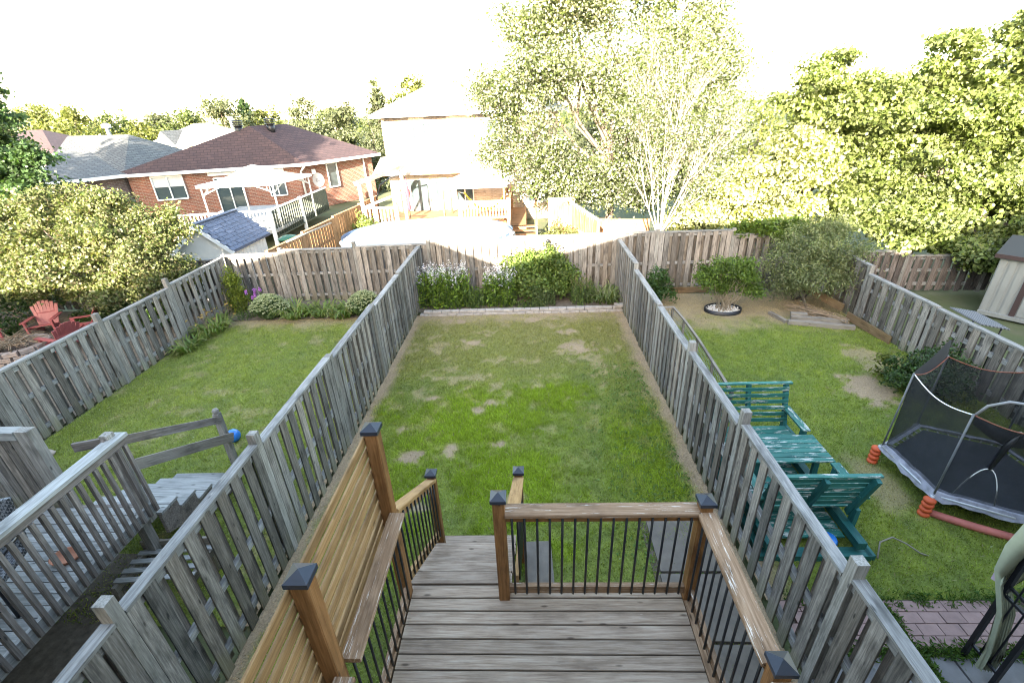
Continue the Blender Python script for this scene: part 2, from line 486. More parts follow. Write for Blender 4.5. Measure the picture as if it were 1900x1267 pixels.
def crown_points(lobes, nclump, per, cr, rng=RNG, shell=.75, flat=.7):
    """clump centres spread over lobes (cx,cy,cz,rx,ry,rz), mostly near the surface; leaves scattered round each"""
    lobes = np.array(lobes, float)
    w = lobes[:, 3]*lobes[:, 4]+lobes[:, 4]*lobes[:, 5]; w /= w.sum()
    k = rng.choice(len(lobes), nclump, p=w)
    u = rng.normal(size=(nclump, 3)); u /= np.linalg.norm(u, axis=1, keepdims=True)
    rad = shell+(1-shell)*rng.random((nclump, 1)); inner = rng.random((nclump, 1)) < .25
    rad = np.where(inner, rng.random((nclump, 1))**.5*shell, rad)*(1+rng.normal(0, .13, (nclump, 1)))
    c = lobes[k, :3]+u*rad*lobes[k, 3:]
    out = np.repeat(c, per, axis=0)
    crs = np.repeat(cr*(.6+.8*rng.random(nclump)), per)[:, None]
    off = rng.normal(size=(nclump*per, 3))*crs*np.array([1, 1, flat])*.6
    tone = np.repeat(rng.uniform(.55, 1.35, nclump), per)[:, None]
    nrm = np.repeat(u, per, axis=0)
    return out+off, tone, c, nrm
def crown(par, name, lobes, nclump, per, leaf, cr, cols, rng=RNG, droop=0.0, asp=.55, mat=None, zmin=None, shell=.75, flat=.7, up=.3):
    p, tone, c, nrm = crown_points(lobes, nclump, per, cr, rng, shell, flat)
    if zmin is not None:
        k = p[:, 2] > zmin; p = p[k]; tone = tone[k]; nrm = nrm[k]
    v, f = leaf_geo(p, leaf*rng.uniform(.6, 1.35, len(p)), up, rng, asp, droop, nrm*.8)
    cc = np.repeat(np.clip(mixcol(len(p), cols, rng)*tone, 0, 1), 4, axis=0)
    o = msh(par, name, mat or M_LEAF, v, f, False, cc)
    return o, c
def sublobes(lobes, k, rg, r=(.34, .52), core=.68):
    out = []
    for L in lobes:
        out.append((L[0], L[1], L[2], L[3]*core, L[4]*core, L[5]*core))
        for i in range(k):
            u = V((rg.gauss(0, 1), rg.gauss(0, 1)-.35, rg.gauss(0, 1)+.15)).normalized(); q = rg.uniform(*r)
            out.append((L[0]+u.x*L[3]*.78, L[1]+u.y*L[4]*.78, L[2]+u.z*L[5]*.78, L[3]*q, L[4]*q, L[5]*q*.8))
    return out
def wob(p0, p1, k=5, a=.06, rg=random):
    p0, p1 = V(p0), V(p1); L = (p1-p0).length
    return [p0.lerp(p1, i/k)+(V((rg.uniform(-1, 1), rg.uniform(-1, 1), rg.uniform(-.4, .4)))*a*L if 0 < i < k else V()) for i in range(k+1)]
def taper(r0, r1, k): return [r0+(r1-r0)*i/k for i in range(k+1)]
def tree(name, label, loc, lobes, nclump, per, leaf, cr, cols, trunk_r, fork, mat=None, group=None, droop=0.0, cat='tree', asp=.55, twigs=40, seed=1, shell=.75, zmin=.1, flat=.7, sub=0, up=.3):
    rg = random.Random(seed); rng = np.random.default_rng(seed)
    t = thing(name, label, cat, loc, group=group, world=True)
    base = V(loc); fk = base+V(fork)
    tube(t, 'trunk', mat or M_BARK, wob(base, fk, 4, .03, rg), taper(trunk_r, trunk_r*.7, 4), 8)
    o, cl = crown(t, 'crown', sublobes(lobes, sub, rg) if sub else lobes, nclump, per, leaf, cr, cols, rng, droop, asp, None, zmin+loc[2], shell, flat, up)
    lst = []
    for L in lobes:
        e = V(L[:3]); k = 5
        pts = wob(fk, e, k, .07, rg); lst.append((pts, taper(trunk_r*.5, trunk_r*.14, k)))
        near = sorted(cl, key=lambda q: (V(q)-e).length)[:max(3, twigs//len(lobes)*2)]
        for q in rg.sample(list(map(tuple, near)), min(len(near), max(3, twigs//len(lobes)))):
            s = pts[rg.randint(2, k)]
            lst.append((wob(s, q, 3, .08, rg), taper(trunk_r*.13, trunk_r*.03, 3)))
    tubes(t, 'limb', mat or M_BARK, lst)
    return t
def shrub(name, label, loc, lobes, nclump, per, leaf, cr, cols, nstem=9, stem_r=.012, cat='shrub', mat=None, droop=0.0, asp=.55, seed=1, spread=.15, group=None, shell=.7, zmin=.03, flat=.8, sub=0):
    rg = random.Random(seed); rng = np.random.default_rng(seed)
    t = thing(name, label, cat, loc, world=True, group=group)
    o, cl = crown(t, 'foliage', sublobes(lobes, sub, rg) if sub else lobes, nclump, per, leaf, cr, cols, rng, droop, asp, None, loc[2]+zmin, shell, flat)
    lst = []; b = V(loc)
    for i in range(nstem):
        q = V(cl[rg.randrange(len(cl))]); s = b+V((rg.uniform(-1, 1)*spread, rg.uniform(-1, 1)*spread, -.02))
        lst.append((wob(s, q, 4, .06, rg), taper(stem_r, stem_r*.4, 4)))
    tubes(t, 'stem', mat or M_STICK, lst)
    return t
#@@SETTING
# ================================================================== SETTING
def structure(name, mat, verts, faces, cols=None, label=None):
    o = msh(None, name, mat, verts, faces, False, cols)
    o['kind'] = 'structure'
    if label: o['label'] = label
    return o
# ground sheet to the horizon
def ground():
    m, nt, b, out = newmat('rough_ground')
    tc = nt.nodes.new('ShaderNodeTexCoord')
    n = noise(nt, tc.outputs['Object'], .8, 8, .7)
    r = ramp(nt, [(.3, (.06, .075, .03)), (.5, (.075, .09, .035)), (.7, (.11, .10, .06))])
    nt.links.new(n, r.inputs[0]); nt.links.new(r.outputs[0], b.inputs['Base Color']); setin(b, Roughness=1)
    bump(nt, b, n, .6, .05)
    g = 1500
    return structure('ground', m, [(-g, -g, -.03), (g, -g, -.03), (g, g, -.03), (-g, g, -.03)], [(0, 1, 2, 3)])
ground()
XA, XB, XC, XD = -8.5, -3.05, 2.43, 7.75        # fence lines
YE = 12.6                                       # back fence

def sm(e0, e1, x):
    t = np.clip((x-e0)/(e1-e0), 0, 1); return t*t*(3-2*t)
SPOTS = [(1.0, 9.22, .42, .30), (-1.34, 5.85, .2, .2), (-1.96, 5.69, .2, .2), (-1.38, 9.6, .3, .2), (-.68, 7.15, .22, .12),
         (-.57, 5.96, .18, .1), (-1.9, 7.3, .2, .12), (-2.2, 6.4, .22, .16), (-.3, 4.75, .16, .14), (.1, 10.9, .6, .2), (-1.9, 10.9, .4, .2), (-1.0, 6.9, .16, .1), (-2.45, 5.1, .2, .22), (.9, 10.1, .3, .14), (-1.6, 4.6, .2, .12)]
def field(x, y, yard):
    """albedo colour, bareness 0-1 and blade height factor of the turf"""
    n1 = fbm(x, y, 1.1, 3); n2 = fbm(x, y, .35, 9); n3 = fbm(x, y, 2.6, 21, 2)
    n4 = fbm(x, y, .16, 41, 3)
    base = np.stack([.132+.05*n1+.10*(n4-.5), .186+.05*n1+.11*(n4-.5), .034+.014*n2], -1)
    bare = np.zeros_like(x); lush = np.zeros_like(x)
    if yard == 'mid':
        for sx, sy, rx, ry in SPOTS:
            d = np.sqrt(((x-sx)/rx)**2+((y-sy)/ry)**2)*.95+(n2-.5)*1.8+(n4-.5)*1.8+.2
            bare = np.maximum(bare, 1-sm(.45, 1.25, d))
        bare = np.maximum(bare, .9*sm(10.3, 11.5, y+(n2-.5)*1.2))
        bare = np.maximum(bare, sm(.34, .10, x-XB+(n2-.5)*.3)); bare = np.maximum(bare, sm(.42, .12, XC-x+(n2-.5)*.3))
        bare = np.maximum(bare, .55*sm(.53, .66, n2*.6+n4*.4)*sm(4, 8, y))
        lush = .85*sm(.50, .66, n1*.55+n2*.45+.10*(1-np.minimum(1, np.abs(x+.8)/1.6)))*(1-sm(7.0, 8.2, y+(n2-.5)))
        for lx, ly, lw, lh in ((-1.0, 6.5, 1.3, .9), (-.5, 5.2, 1.0, .6), (.3, 7.3, .8, .45), (-1.9, 4.7, .6, .5)):
            lush = np.maximum(lush, .95*(1-sm(.55, 1.15, np.sqrt(((x-lx)/lw)**2+((y-ly)/lh)**2)+(n2-.5)*1.3+(n4-.5)*1.2)))
        lush = np.maximum(lush, (1-sm(.2, .7, np.abs(x-1.65)+(n2-.5)*.5))*(1-sm(6.0, 7.0, y))*sm(4.4, 5.2, y)*.9)
        dry = .12+sm(6.5, 10.5, y+(n1-.5)*2.4)*.62
    elif yard == 'left':
        bare = np.maximum(sm(.3, .08, XB-x+(n2-.5)*.25), .35*sm(.60, .72, n2))
        bare = np.maximum(bare, sm(10.4, 11.2, y+(n2-.5)*.7)*.8)
        dry = .10+.35*n1*n2
    else:
        d = np.sqrt(((x-6.25)/.62)**2+((y-7.35)/.42)**2)+(n2-.5)*2.0+(n4-.5)*1.6
        bare = 1-sm(.5, 1.2, d)
        bare = np.maximum(bare, sm(9.6, 11.0, y+(n2-.5)*1.6)*.85); bare = np.maximum(bare, sm(.4, .1, x-XC-.05+(n2-.5)*.3))
        bare = np.maximum(bare, .7*(1-sm(.5, 1.2, np.sqrt(((x-6.9)/.5)**2+((y-8.3)/.7)**2)+(n2-.5)*1.8+(n4-.5)*1.5)))
        d2 = np.sqrt(((x-4.75)/.35)**2+((y-5.0)/.7)**2)+(n2-.5)*1.2
        bare = np.maximum(bare, .6*(1-sm(.5, 1.1, d2)))
        dry = .10*n1
    dry = np.clip(dry, 0, 1)[..., None]
    c = base*(1-dry)+np.array([.235, .215, .08])*dry
    c = c*(1-lush[..., None])+np.array([.20, .28, .028])*lush[..., None]*(.85+.3*n1[..., None])
    straw = np.stack([.29+.10*n4, .225+.075*n4, .135+.04*n4], -1)
    c = c*(1-bare[..., None])+straw*bare[..., None]
    return c*np.array([1.16, 1.10, 1.2]), bare, .55+.8*lush+.25*n1
def lawn(x0, x1, y0, y1, yard, label, dens, glabel):
    st = .06
    nx = int((x1-x0)/st)+1; ny = int((y1-y0)/st)+1
    X, Y = np.meshgrid(np.linspace(x0, x1, nx), np.linspace(y0, y1, ny))
    c, bare, hgt = field(X, Y, yard)
    Z = .02*fbm(X, Y, .5, 5)+.004
    v = np.stack([X, Y, Z], -1).reshape(-1, 3)
    i = np.arange(nx*ny).reshape(ny, nx)
    f = np.stack([i[:-1, :-1], i[:-1, 1:], i[1:, 1:], i[1:, :-1]], -1).reshape(-1, 4)
    structure('lawn', M_LAWN, v, f, (c*.8).reshape(-1, 3), label)
    n = int((x1-x0)*(y1-y0)*dens)
    px = RNG.uniform(x0, x1, n); py = RNG.uniform(y0, y1, n)
    c, bare, hgt = field(px, py, yard)
    keep = RNG.random(n) > bare*.86
    px, py, c, hgt, bare = px[keep], py[keep], c[keep], hgt[keep], bare[keep]; n = len(px)
    h = (.026+.026*RNG.random(n))*hgt*(1-.5*bare)
    az = RNG.uniform(0, 2*pi, n); w = .0045+.003*RNG.random(n)
    lean = RNG.normal(0, .5, (n, 2))*h[:, None]
    z = .01+.02*fbm(px, py, .5, 5)
    a = np.stack([px-np.cos(az)*w, py-np.sin(az)*w, z], -1); b = np.stack([px+np.cos(az)*w, py+np.sin(az)*w, z], -1)
    t = np.stack([px+lean[:, 0], py+lean[:, 1], z+h], -1)
    v = np.stack([a, b, t], 1).reshape(-1, 3)
    cc = c*(RNG.uniform(.7, 1.6, (n, 1)))
    straw = RNG.random(n) < .06
    cc[straw] = np.array([.30, .26, .15])*RNG.uniform(.7, 1.2, (straw.sum(), 1))
    cl = RNG.random(n) < .012
    cc[cl] = np.array([.34, .38, .24])
    o = msh(None, 'grass', M_GRASS, v, np.arange(n*3).reshape(-1, 3), False, np.repeat(np.clip(cc, 0, 1), 3, axis=0))
    tag(o, glabel, 'grass', None, 'stuff')
lawn(XB+.02, XC-.02, 1.0, 11.32, 'mid', 'patchy middle lawn with dry straw spots', 2600, 'short patchy grass of the middle yard with bright lush clumps')
lawn(XA+.02, XB-.02, 3.0, 11.6, 'left', 'even mown lawn of the left yard', 2000, 'even mown grass of the left yard')
lawn(XC+.04, XD+.0, 3.3, 12.4, 'right', 'green lawn of the right yard with a bare patch', 2200, 'deep green grass of the right yard under the trampoline')
def tufts(x0, x1, y0, y1, n, yard, label):
    cx = RNG.uniform(x0, x1, n); cy = RNG.uniform(y0, y1, n); c, bare, hg = field(cx, cy, yard)
    k = (RNG.random(n) < np.clip(.25+1.2*(hg-.7), .05, 1)) & (bare < .35); cx, cy, c, hg = cx[k], cy[k], c[k], hg[k]; m_ = 9
    n = len(cx)*m_
    px = np.repeat(cx, m_)+RNG.normal(0, .022, n); py = np.repeat(cy, m_)+RNG.normal(0, .022, n)
    h = np.repeat(.045+.035*hg*RNG.random(len(cx)), m_)*RNG.uniform(.6, 1.2, n); az = RNG.uniform(0, 2*pi, n); w = .0055
    ln = RNG.normal(0, .6, (n, 2))*h[:, None]
    v = np.stack([np.stack([px-np.cos(az)*w, py-np.sin(az)*w, np.full(n, .01)], -1), np.stack([px+np.cos(az)*w, py+np.sin(az)*w, np.full(n, .01)], -1), np.stack([px+ln[:, 0], py+ln[:, 1], h], -1)], 1).reshape(-1, 3)
    cc = np.repeat(c*RNG.uniform(.75, 1.5, (len(cx), 1)), m_, axis=0)
    o = msh(None, 'grass_tufts', M_GRASS, v, np.arange(n*3).reshape(-1, 3), False, np.repeat(np.clip(cc, 0, 1), 3, axis=0))
    tag(o, label, 'grass', None, 'stuff')
tufts(XB+.1, XC-.1, 4.0, 11.2, 9000, 'mid', 'longer grass tufts scattered over the middle lawn')
tufts(XC+.2, XD-.1, 3.4, 9.5, 6000, 'right', 'longer grass tufts scattered over the right lawn')
tufts(XA+.2, XB-.1, 4.0, 11.2, 6000, 'left', 'longer grass tufts scattered over the left lawn')
def broadleaf():
    n = 2600; x = RNG.uniform(.9, XC-.25, n); y = RNG.uniform(3.6, 8.5, n); k = RNG.random(n) < np.clip((x-.9)/1.2, .1, 1)*np.clip(1.4-(y-3.6)/5, .1, 1); x, y = x[k], y[k]
    p = np.repeat(np.stack([x, y, np.full(len(x), .035)], -1), 3, axis=0); p = p+RNG.normal(0, .018, p.shape)*np.array([1, 1, .4])
    v, f = leaf_geo(p, RNG.uniform(.02, .05, len(p)), 1.6, asp=.8)
    tag(msh(None, 'clover', M_GRASS, v, f, False, np.repeat(mixcol(len(p), [(.13, .21, .06), (.18, .25, .08), (.10, .17, .045)]), 4, axis=0)), 'broad leaved clover and weeds along the right side of the middle lawn', 'weeds', None, 'stuff')
broadleaf()
# beds and hard surfaces
def sheet(name, mat, x0, x1, y0, y1, z, label=None, st=.12, amp=.02):
    nx = int((x1-x0)/st)+2; ny = int((y1-y0)/st)+2
    X, Y = np.meshgrid(np.linspace(x0, x1, nx), np.linspace(y0, y1, ny))
    Z = z+amp*(fbm(X, Y, .3, 31)-.5)
    i = np.arange(nx*ny).reshape(ny, nx)
    f = np.stack([i[:-1, :-1], i[:-1, 1:], i[1:, 1:], i[1:, :-1]], -1).reshape(-1, 4)
    return structure(name, mat, np.stack([X, Y, Z], -1).reshape(-1, 3), f, None, label)
sheet('flower_bed', M_DIRT, XB+.03, XC-.03, 11.36, 12.56, .10, 'raised soil bed at the end of the middle yard')
sheet('flower_bed', M_DIRT, XA+.1, XB-.05, 11.25, 12.56, .035, 'soil bed along the back of the left yard')
sheet('soil', M_DIRT, -20, XA-.1, 3.0, 12.3, .0, 'dark leaf covered soil of the far left yard', .3, .05)
sheet('soil', M_DIRT, XA+.1, -4.6, 0.6, 3.9, .03, 'bare soil under the grey deck', .3, .03)
# narrow side path of slabs beside the brown deck
sp = structure('side_path', M_DIRT, [(1.34, .4, .022), (2.33, .4, .022), (2.33, 4.35, .022), (1.34, 4.35, .022)], [(0, 1, 2, 3)])
for j in range(5):
    y = .5+j*.78
    box(sp, 'paving_slab', M_CONC, (1.80-.02*(j % 2), y+.37, .035), (.76, .745, .05), random.uniform(-.015, .015))
# right yard patio: pink pavers then grey slabs
pt = structure('patio', M_DIRT, [(2.62, .6, .02), (7.6, .6, .02), (7.6, 3.30, .02), (2.62, 3.30, .02)], [(0, 1, 2, 3)])
bw, bh = .21, .125
for j in range(4):
    y = 2.84+j*bh*.98
    x = 2.75-(j % 2)*bw/2
    while x < 6.0:
        if not (j == 3 and random.random() < .05):
            box(pt, 'paver', M_PAVER, (x, y, .037+random.uniform(-.002, .003)), (bw-.008, bh-.01, .035), random.uniform(-.01, .01))
        x += bw
for j in range(3):
    for i in range(7):
        box(pt, 'concrete_slab', M_CONCDARK, (2.98+i*.62+(.1 if j % 2 else 0), 2.40-j*.62, .034+random.uniform(-.003, .003)), (.60, .60, .035), random.uniform(-.008, .008))
# weeds in the patio joints
def weeds():
    pts = []
    for _ in range(420):
        pts.append((random.uniform(2.7, 5.6), 2.745+random.gauss(0, .035)))
    for _ in range(130): pts.append((3.62+.02*random.gauss(0, 1), random.uniform(2.4, 3.25)))
    for _ in range(200): pts.append((random.uniform(2.65, 6), 3.28+random.gauss(0, .04)))
    for _ in range(80): pts.append((4.84+.03*random.gauss(0, 1), random.uniform(1.8, 2.75)))
    p = np.array([(x, y, .06) for x, y in pts]); p = np.repeat(p, 7, axis=0)+RNG.normal(0, .03, (len(p)*7, 3))*np.array([1, 1, .5])
    v, f = leaf_geo(p, RNG.uniform(.03, .08, len(p)), .2, asp=.25)
    o = msh(None, 'weeds', M_GRASS, v, f, False, np.repeat(mixcol(len(p), [(.06, .12, .03), (.09, .15, .03)]), 4, axis=0))
    tag(o, 'weeds growing in the joints of the pink and grey patio', 'weeds', None, 'stuff')
weeds()

# ================================================================== FENCES
def fence(name, label, pts, tops, mat=M_FENCE, post_mat=M_FENCE_POST, cap_mat=M_CAPRAIL, z0=.04, pitch=.225, bw=.128, post_top=None, cat='fence', mid=(.82,), seed=0, group=None, bt=.016, side0=1):
    """shadow-box fence: boards alternate on the two faces of the rails"""
    rg = random.Random(seed)
    t = thing(name, label, cat, (pts[0][0], pts[0][1], 0), world=True, group=group)
    for i, p in enumerate(pts):
        pz = max(tops[max(0, i-1)], tops[min(i, len(tops)-1)])+(post_top[i] if post_top else .03)
        beam(t, 'post', post_mat, (p[0], p[1], 0), (p[0]+rg.uniform(-.01, .01), p[1]+rg.uniform(-.01, .01), pz), .092, .092, (1, 0, 0))
    for i in range(len(pts)-1):
        a, b = V((*pts[i], 0)), V((*pts[i+1], 0)); d = (b-a); L = d.length; d.normalize()
        n = V((-d.y, d.x, 0)); tp = tops[i]
        g = .048
        beam(t, 'cap_rail', cap_mat, a+d*g+V((0, 0, tp)), b-d*g+V((0, 0, tp)), .105, .034)
        for zr in (tp-.075,)+tuple(mid)+(.22,):
            beam(t, 'rail', cap_mat, a+d*g+V((0, 0, zr)), b-d*g+V((0, 0, zr)), .056, .075)
        k = max(2, int(round((L-.1)/pitch))); pp = (L-.1)/k
        for side in (1, -1):
            for j in range(k+(1 if side < 0 else 0)):
                s = .05+pp*(j+(.5 if side*side0 > 0 else 0))
                if side*side0 < 0: s = .05+pp*j
                s = min(max(s, .05+bw*.5), L-.05-bw*.5)
                q = a+d*s+n*side*(.030+bt/2)
                zz = z0+round(rg.uniform(-.02, .02), 2)
                lean = rg.uniform(-.008, .008)
                beam(t, 'board', mat, q+V((0, 0, zz)), q+d*lean+V((0, 0, tp-.022)), bw, bt, n)
    return t
fence('wooden_fence', 'grey board fence between the left yard and the middle yard, beside the slatted bench',
      [(XB, -.1), (XB, 2.02), (XB, 3.98), (XB, 6.05), (XB, 8.2), (XB, 10.2), (XB, 12.5)], [1.68, 1.68, 1.64, 1.58, 1.54, 1.56],
      post_top=[.04, .20, .14, .02, .02, .02, .02], seed=1)
fence('wooden_fence', 'grey board fence between the middle yard and the right yard, beside the green bench set',
      [(XC, -.1), (XC, 2.45), (XC, 4.45), (XC, 6.35), (XC, 8.2), (XC, 10.35), (XC, 12.5)], [1.56, 1.5, 1.44, 1.42, 1.44, 1.58],
      post_top=[.04, .17, .17, .16, .02, .02, .02], seed=2)
fence('wooden_fence', 'grey board fence at the left of the left yard, in front of the red chairs',
      [(XA, 1.9), (XA, 4.0), (XA, 6.0), (XA, 8.12), (XA, 10.1), (XA-.05, 12.3)], [1.42, 1.42, 1.42, 1.40, 1.46],
      post_top=[.04, .05, .04, .17, .17, .03], seed=3)
fence('wooden_fence', 'pale grey board fence at the right of the right yard, behind the trampoline',
      [(XD, 4.2), (XD, 6.3), (XD, 8.42), (XD, 10.4), (XD+.1, 11.9)], [1.12, 1.14, 1.16, 1.34],
      post_top=[.02, .02, .02, .02, .02], seed=4, bw=.15, pitch=.24)
fence('wooden_fence', 'long grey board fence across the back of all three yards with sun on its top',
      [(XA-.1, 12.52), (-7.0, YE), (-4.87, YE), (-2.78, YE), (-.68, YE), (1.4, YE), (3.46, YE), (5.48, YE), (7.1, YE), (8.0, 12.4)], [1.48, 1.56, 1.60, 1.66, 1.72, 1.74, 1.72, 1.60, 1.48],
      post_top=[.03, .06, .13, .17, .06, .06, .06, .05, .03, .02], seed=5, mid=(.86,))
fence('wooden_fence', 'dark board fence behind the red chairs at the far left',
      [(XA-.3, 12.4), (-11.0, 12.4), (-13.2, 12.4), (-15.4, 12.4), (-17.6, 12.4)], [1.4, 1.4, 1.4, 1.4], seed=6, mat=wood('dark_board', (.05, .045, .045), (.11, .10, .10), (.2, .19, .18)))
fence('wooden_fence', 'dark brown board fence under the maple beside the metal shed',
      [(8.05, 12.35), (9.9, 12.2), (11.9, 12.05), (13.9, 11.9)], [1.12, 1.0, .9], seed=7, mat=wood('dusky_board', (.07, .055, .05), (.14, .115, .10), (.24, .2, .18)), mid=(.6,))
fence('cedar_fence', 'brown cedar fence running back between the shed and the pool',
      [(-7.55, 12.95), (-7.4, 15.0), (-7.2, 17.2), (-6.95, 19.4), (-6.75, 21.2)], [1.45, 1.5, 1.55, 1.6], mat=M_CEDAR, post_mat=M_CEDAR, cap_mat=M_CEDAR, seed=8, bw=.12, pitch=.19)

# ================================================================== OWN DECK
DZ = 1.2
deck = thing('deck', 'brown stained deck with black balusters, slatted privacy screen and stairs', 'deck', (0, 1.2, 0), world=True)
for k in range(26):
    y = 2.62-.056-k*.112
    x0 = -1.075
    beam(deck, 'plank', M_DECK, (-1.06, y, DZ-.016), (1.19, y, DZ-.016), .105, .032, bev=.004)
for x in (-1.10, 1.22):
    beam(deck, 'edge_board', M_STAINRAIL, (x, -.3, DZ-.02), (x, 2.50, DZ-.02), .05, .05)
    beam(deck, 'rim_joist', M_STAIN, (x, -.3, DZ-.15), (x, 2.6, DZ-.15), .04, .2)
beam(deck, 'rim_joist', M_STAIN, (-1.08, 2.60, DZ-.15), (1.2, 2.60, DZ-.15), .04, .2)
for j in range(6):
    x = -.85+j*.36
    beam(deck, 'joist', M_STAIN, (x, -.3, DZ-.14), (x, 2.57, DZ-.14), .04, .16)
def cap(par, x, y, z, s=.118):
    h = s/2
    v = [(x-h, y-h, z-.03), (x+h, y-h, z-.03), (x+h, y+h, z-.03), (x-h, y+h, z-.03), (x-h, y-h, z), (x+h, y-h, z), (x+h, y+h, z), (x-h, y+h, z), (x, y, z+.038)]
    f = [(3, 2, 1, 0), (0, 1, 5, 4), (1, 2, 6, 5), (2, 3, 7, 6), (3, 0, 4, 7), (4, 5, 8), (5, 6, 8), (6, 7, 8), (7, 4, 8)]
    msh(par, 'post_cap', M_CAP, v, f)
def dpost(x, y, z0, z1, s=.09, dx=0):
    p = beam(deck, 'post', M_STAIN, (x, y, z0), (x+dx, y, z1-.06), s, s, (1, 0, 0), bev=.006)
    cap(p, x+dx, y, z1-.038)
PX_L, PX_R = -1.11, 1.24
for y in (.3, 1.43, 2.55): dpost(PX_L, y, 0, 2.98)
for y in (.3, 1.42, 2.53): dpost(PX_R, y, 0, 2.31)
dpost(-.27, 2.53, .9, 2.36)
RT = 2.17
def railing(a, b, n, top=RT, bot=1.30, vert_rail=True):
    a, b = V(a), V(b); d = (b-a).normalized()
    beam(deck, 'top_rail', M_STAINRAIL, a+V((0, 0, top)), b+V((0, 0, top)), .125, .036, bev=.006)
    beam(deck, 'sub_rail', M_STAIN, a+V((0, 0, top-.056)), b+V((0, 0, top-.056)), .038, .074)
    beam(deck, 'bottom_rail', M_STAINRAIL, a+V((0, 0, bot)), b+V((0, 0, bot)), .038, .08)
    side = V((-d.y, d.x, 0))
    for i in range(n):
        q = a.lerp(b, (i+.5)/n)-side*.030
        tube(deck, 'baluster', M_BLACK, [q+V((0, 0, bot-.03)), q+V((0, 0, top-.03))], .0095, 6)
railing((-.225, 2.53, 0), (1.195, 2.53, 0), 15)
railing((1.24, 2.485, 0), (1.24, 1.465, 0), 11)
railing((1.24, 1.375, 0), (1.24, .345, 0), 11)
for (ya, yb) in ((1.475, 2.505), (.345, 1.385)):
    # guard rail under the privacy slats
    beam(deck, 'top_rail', M_STAINRAIL, (-1.035, ya, RT), (-1.035, yb, RT), .115, .036, bev=.006)
    beam(deck, 'bottom_rail', M_STAINRAIL, (-1.085, ya, 1.30), (-1.085, yb, 1.30), .038, .08)
    for i in range(10):
        y = ya+(yb-ya)*(i+.5)/10
        tube(deck, 'baluster', M_BLACK, [(-1.055, y, 1.27), (-1.055, y, RT-.02)], .0095, 6)
    for i in range(9):
        beam(deck, 'privacy_slat', M_SLAT, (-1.165, ya-.05, 2.043+i*.101), (-1.165, yb+.05, 2.043+i*.101), .016, .072, bev=.004)
# stairs
for i in range(5):
    z = 1.0-i*.2; y = 2.64+i*.275
    for j in range(2):
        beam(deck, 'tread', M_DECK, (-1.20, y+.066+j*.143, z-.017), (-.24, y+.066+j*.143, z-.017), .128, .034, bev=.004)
for x in (-1.13, -.30):
    v = []; prof = [(2.62, 1.15), (2.62, .62)]
    prof = [(2.63, .98), (2.63, .55), (3.55, 0), (3.98, 0), (3.98, .16)]
    for i in range(4, 0, -1):
        prof += [(2.64+i*.275-.005, .168+(4-i)*.2), (2.64+i*.275-.005, .168+(5-i)*.2)]
    n = len(prof)
    vv = [(x-.02, y, z) for y, z in prof]+[(x+.02, y, z) for y, z in prof]
    ff = [tuple(range(n)), tuple(range(2*n-1, n-1, -1))]+[(i, (i+1) % n, n+(i+1) % n, n+i) for i in range(n)]
    msh(deck, 'stringer', M_STAIN, vv, ff)
def stair_rail(x, y0, z0, y1, z1, nb):
    dpost(x, y1, 0, z1+.12, .085)
    a = V((x, y0, z0)); b = V((x, y1-.04, z1))
    beam(deck, 'stair_rail', M_SLAT, a, b, .11, .036, bev=.006)
    beam(deck, 'sub_rail', M_SLAT, a-V((0, 0, .06)), b-V((0, 0, .06)), .038, .08)
    beam(deck, 'stair_bottom_rail', M_SLAT, a-V((0, 0, .80)), b-V((0, 0, .80)), .038, .08)
    for i in range(nb):
        q = a.lerp(b, (i+.5)/nb)+V((.028, 0, 0))
        tube(deck, 'baluster', M_BLACK, [q-V((0, 0, .82)), q-V((0, 0, .05))], .0095, 6)
stair_rail(-1.11, 2.60, 2.10, 3.80, 1.32, 11)
stair_rail(-.17, 2.58, 2.12, 3.80, 1.34, 11)
pad = thing('concrete_pad', 'small concrete footing pad at the foot of the deck stairs', 'pad', (.03, 3.72, 0), world=True)
box(pad, 'slab', M_CONC, (.04, 3.72, .045), (.30, .62, .07), .03, bev=.012)

# ================================================================== LEFT NEIGHBOUR'S DECK
LZ = .93
ld = thing('deck', 'weathered grey deck with square balusters and open stairs in the left yard', 'deck', (-6, 2.5, 0), world=True)
for k in range(28):
    y = 3.80-.06-k*.118
    beam(ld, 'plank', M_LDECK, (-8.1, y, LZ-.016), (-4.47, y, LZ-.016), .108, .032)
LX = -4.42
beam(ld, 'edge_board', M_LDECK, (LX+.005, .3, LZ-.03), (LX+.005, 3.86, LZ-.03), .04, .15)
beam(ld, 'rim_joist', M_LRAIL, (-8.1, 3.84, LZ-.12), (-4.5, 3.84, LZ-.12), .04, .2)
for y in (1.0, 3.72): beam(ld, 'post', M_FENCE_POST, (-4.52, y, 0), (-4.52, y, LZ-.1), .1, .1, (1, 0, 0))
beam(ld, 'corner_post', M_FENCE_POST, (LX-.06, 3.80, LZ-.2), (LX-.06, 3.80, 1.97), .09, .09, (1, 0, 0))
beam(ld, 'top_rail', M_LDECK, (LX, .3, 1.90), (LX, 3.90, 1.90), .14, .036)
for xx in (LX-.055, LX+.035): beam(ld, 'sub_rail', M_LRAIL, (xx, .3, 1.84), (xx, 3.86, 1.84), .034, .07)
for j in range(38):
    y = 3.83-j*.096
    beam(ld, 'baluster', M_LRAIL, (LX+.045, y, LZ-.07), (LX+.045, y, 1.80), .036, .036, (1, 0, 0))
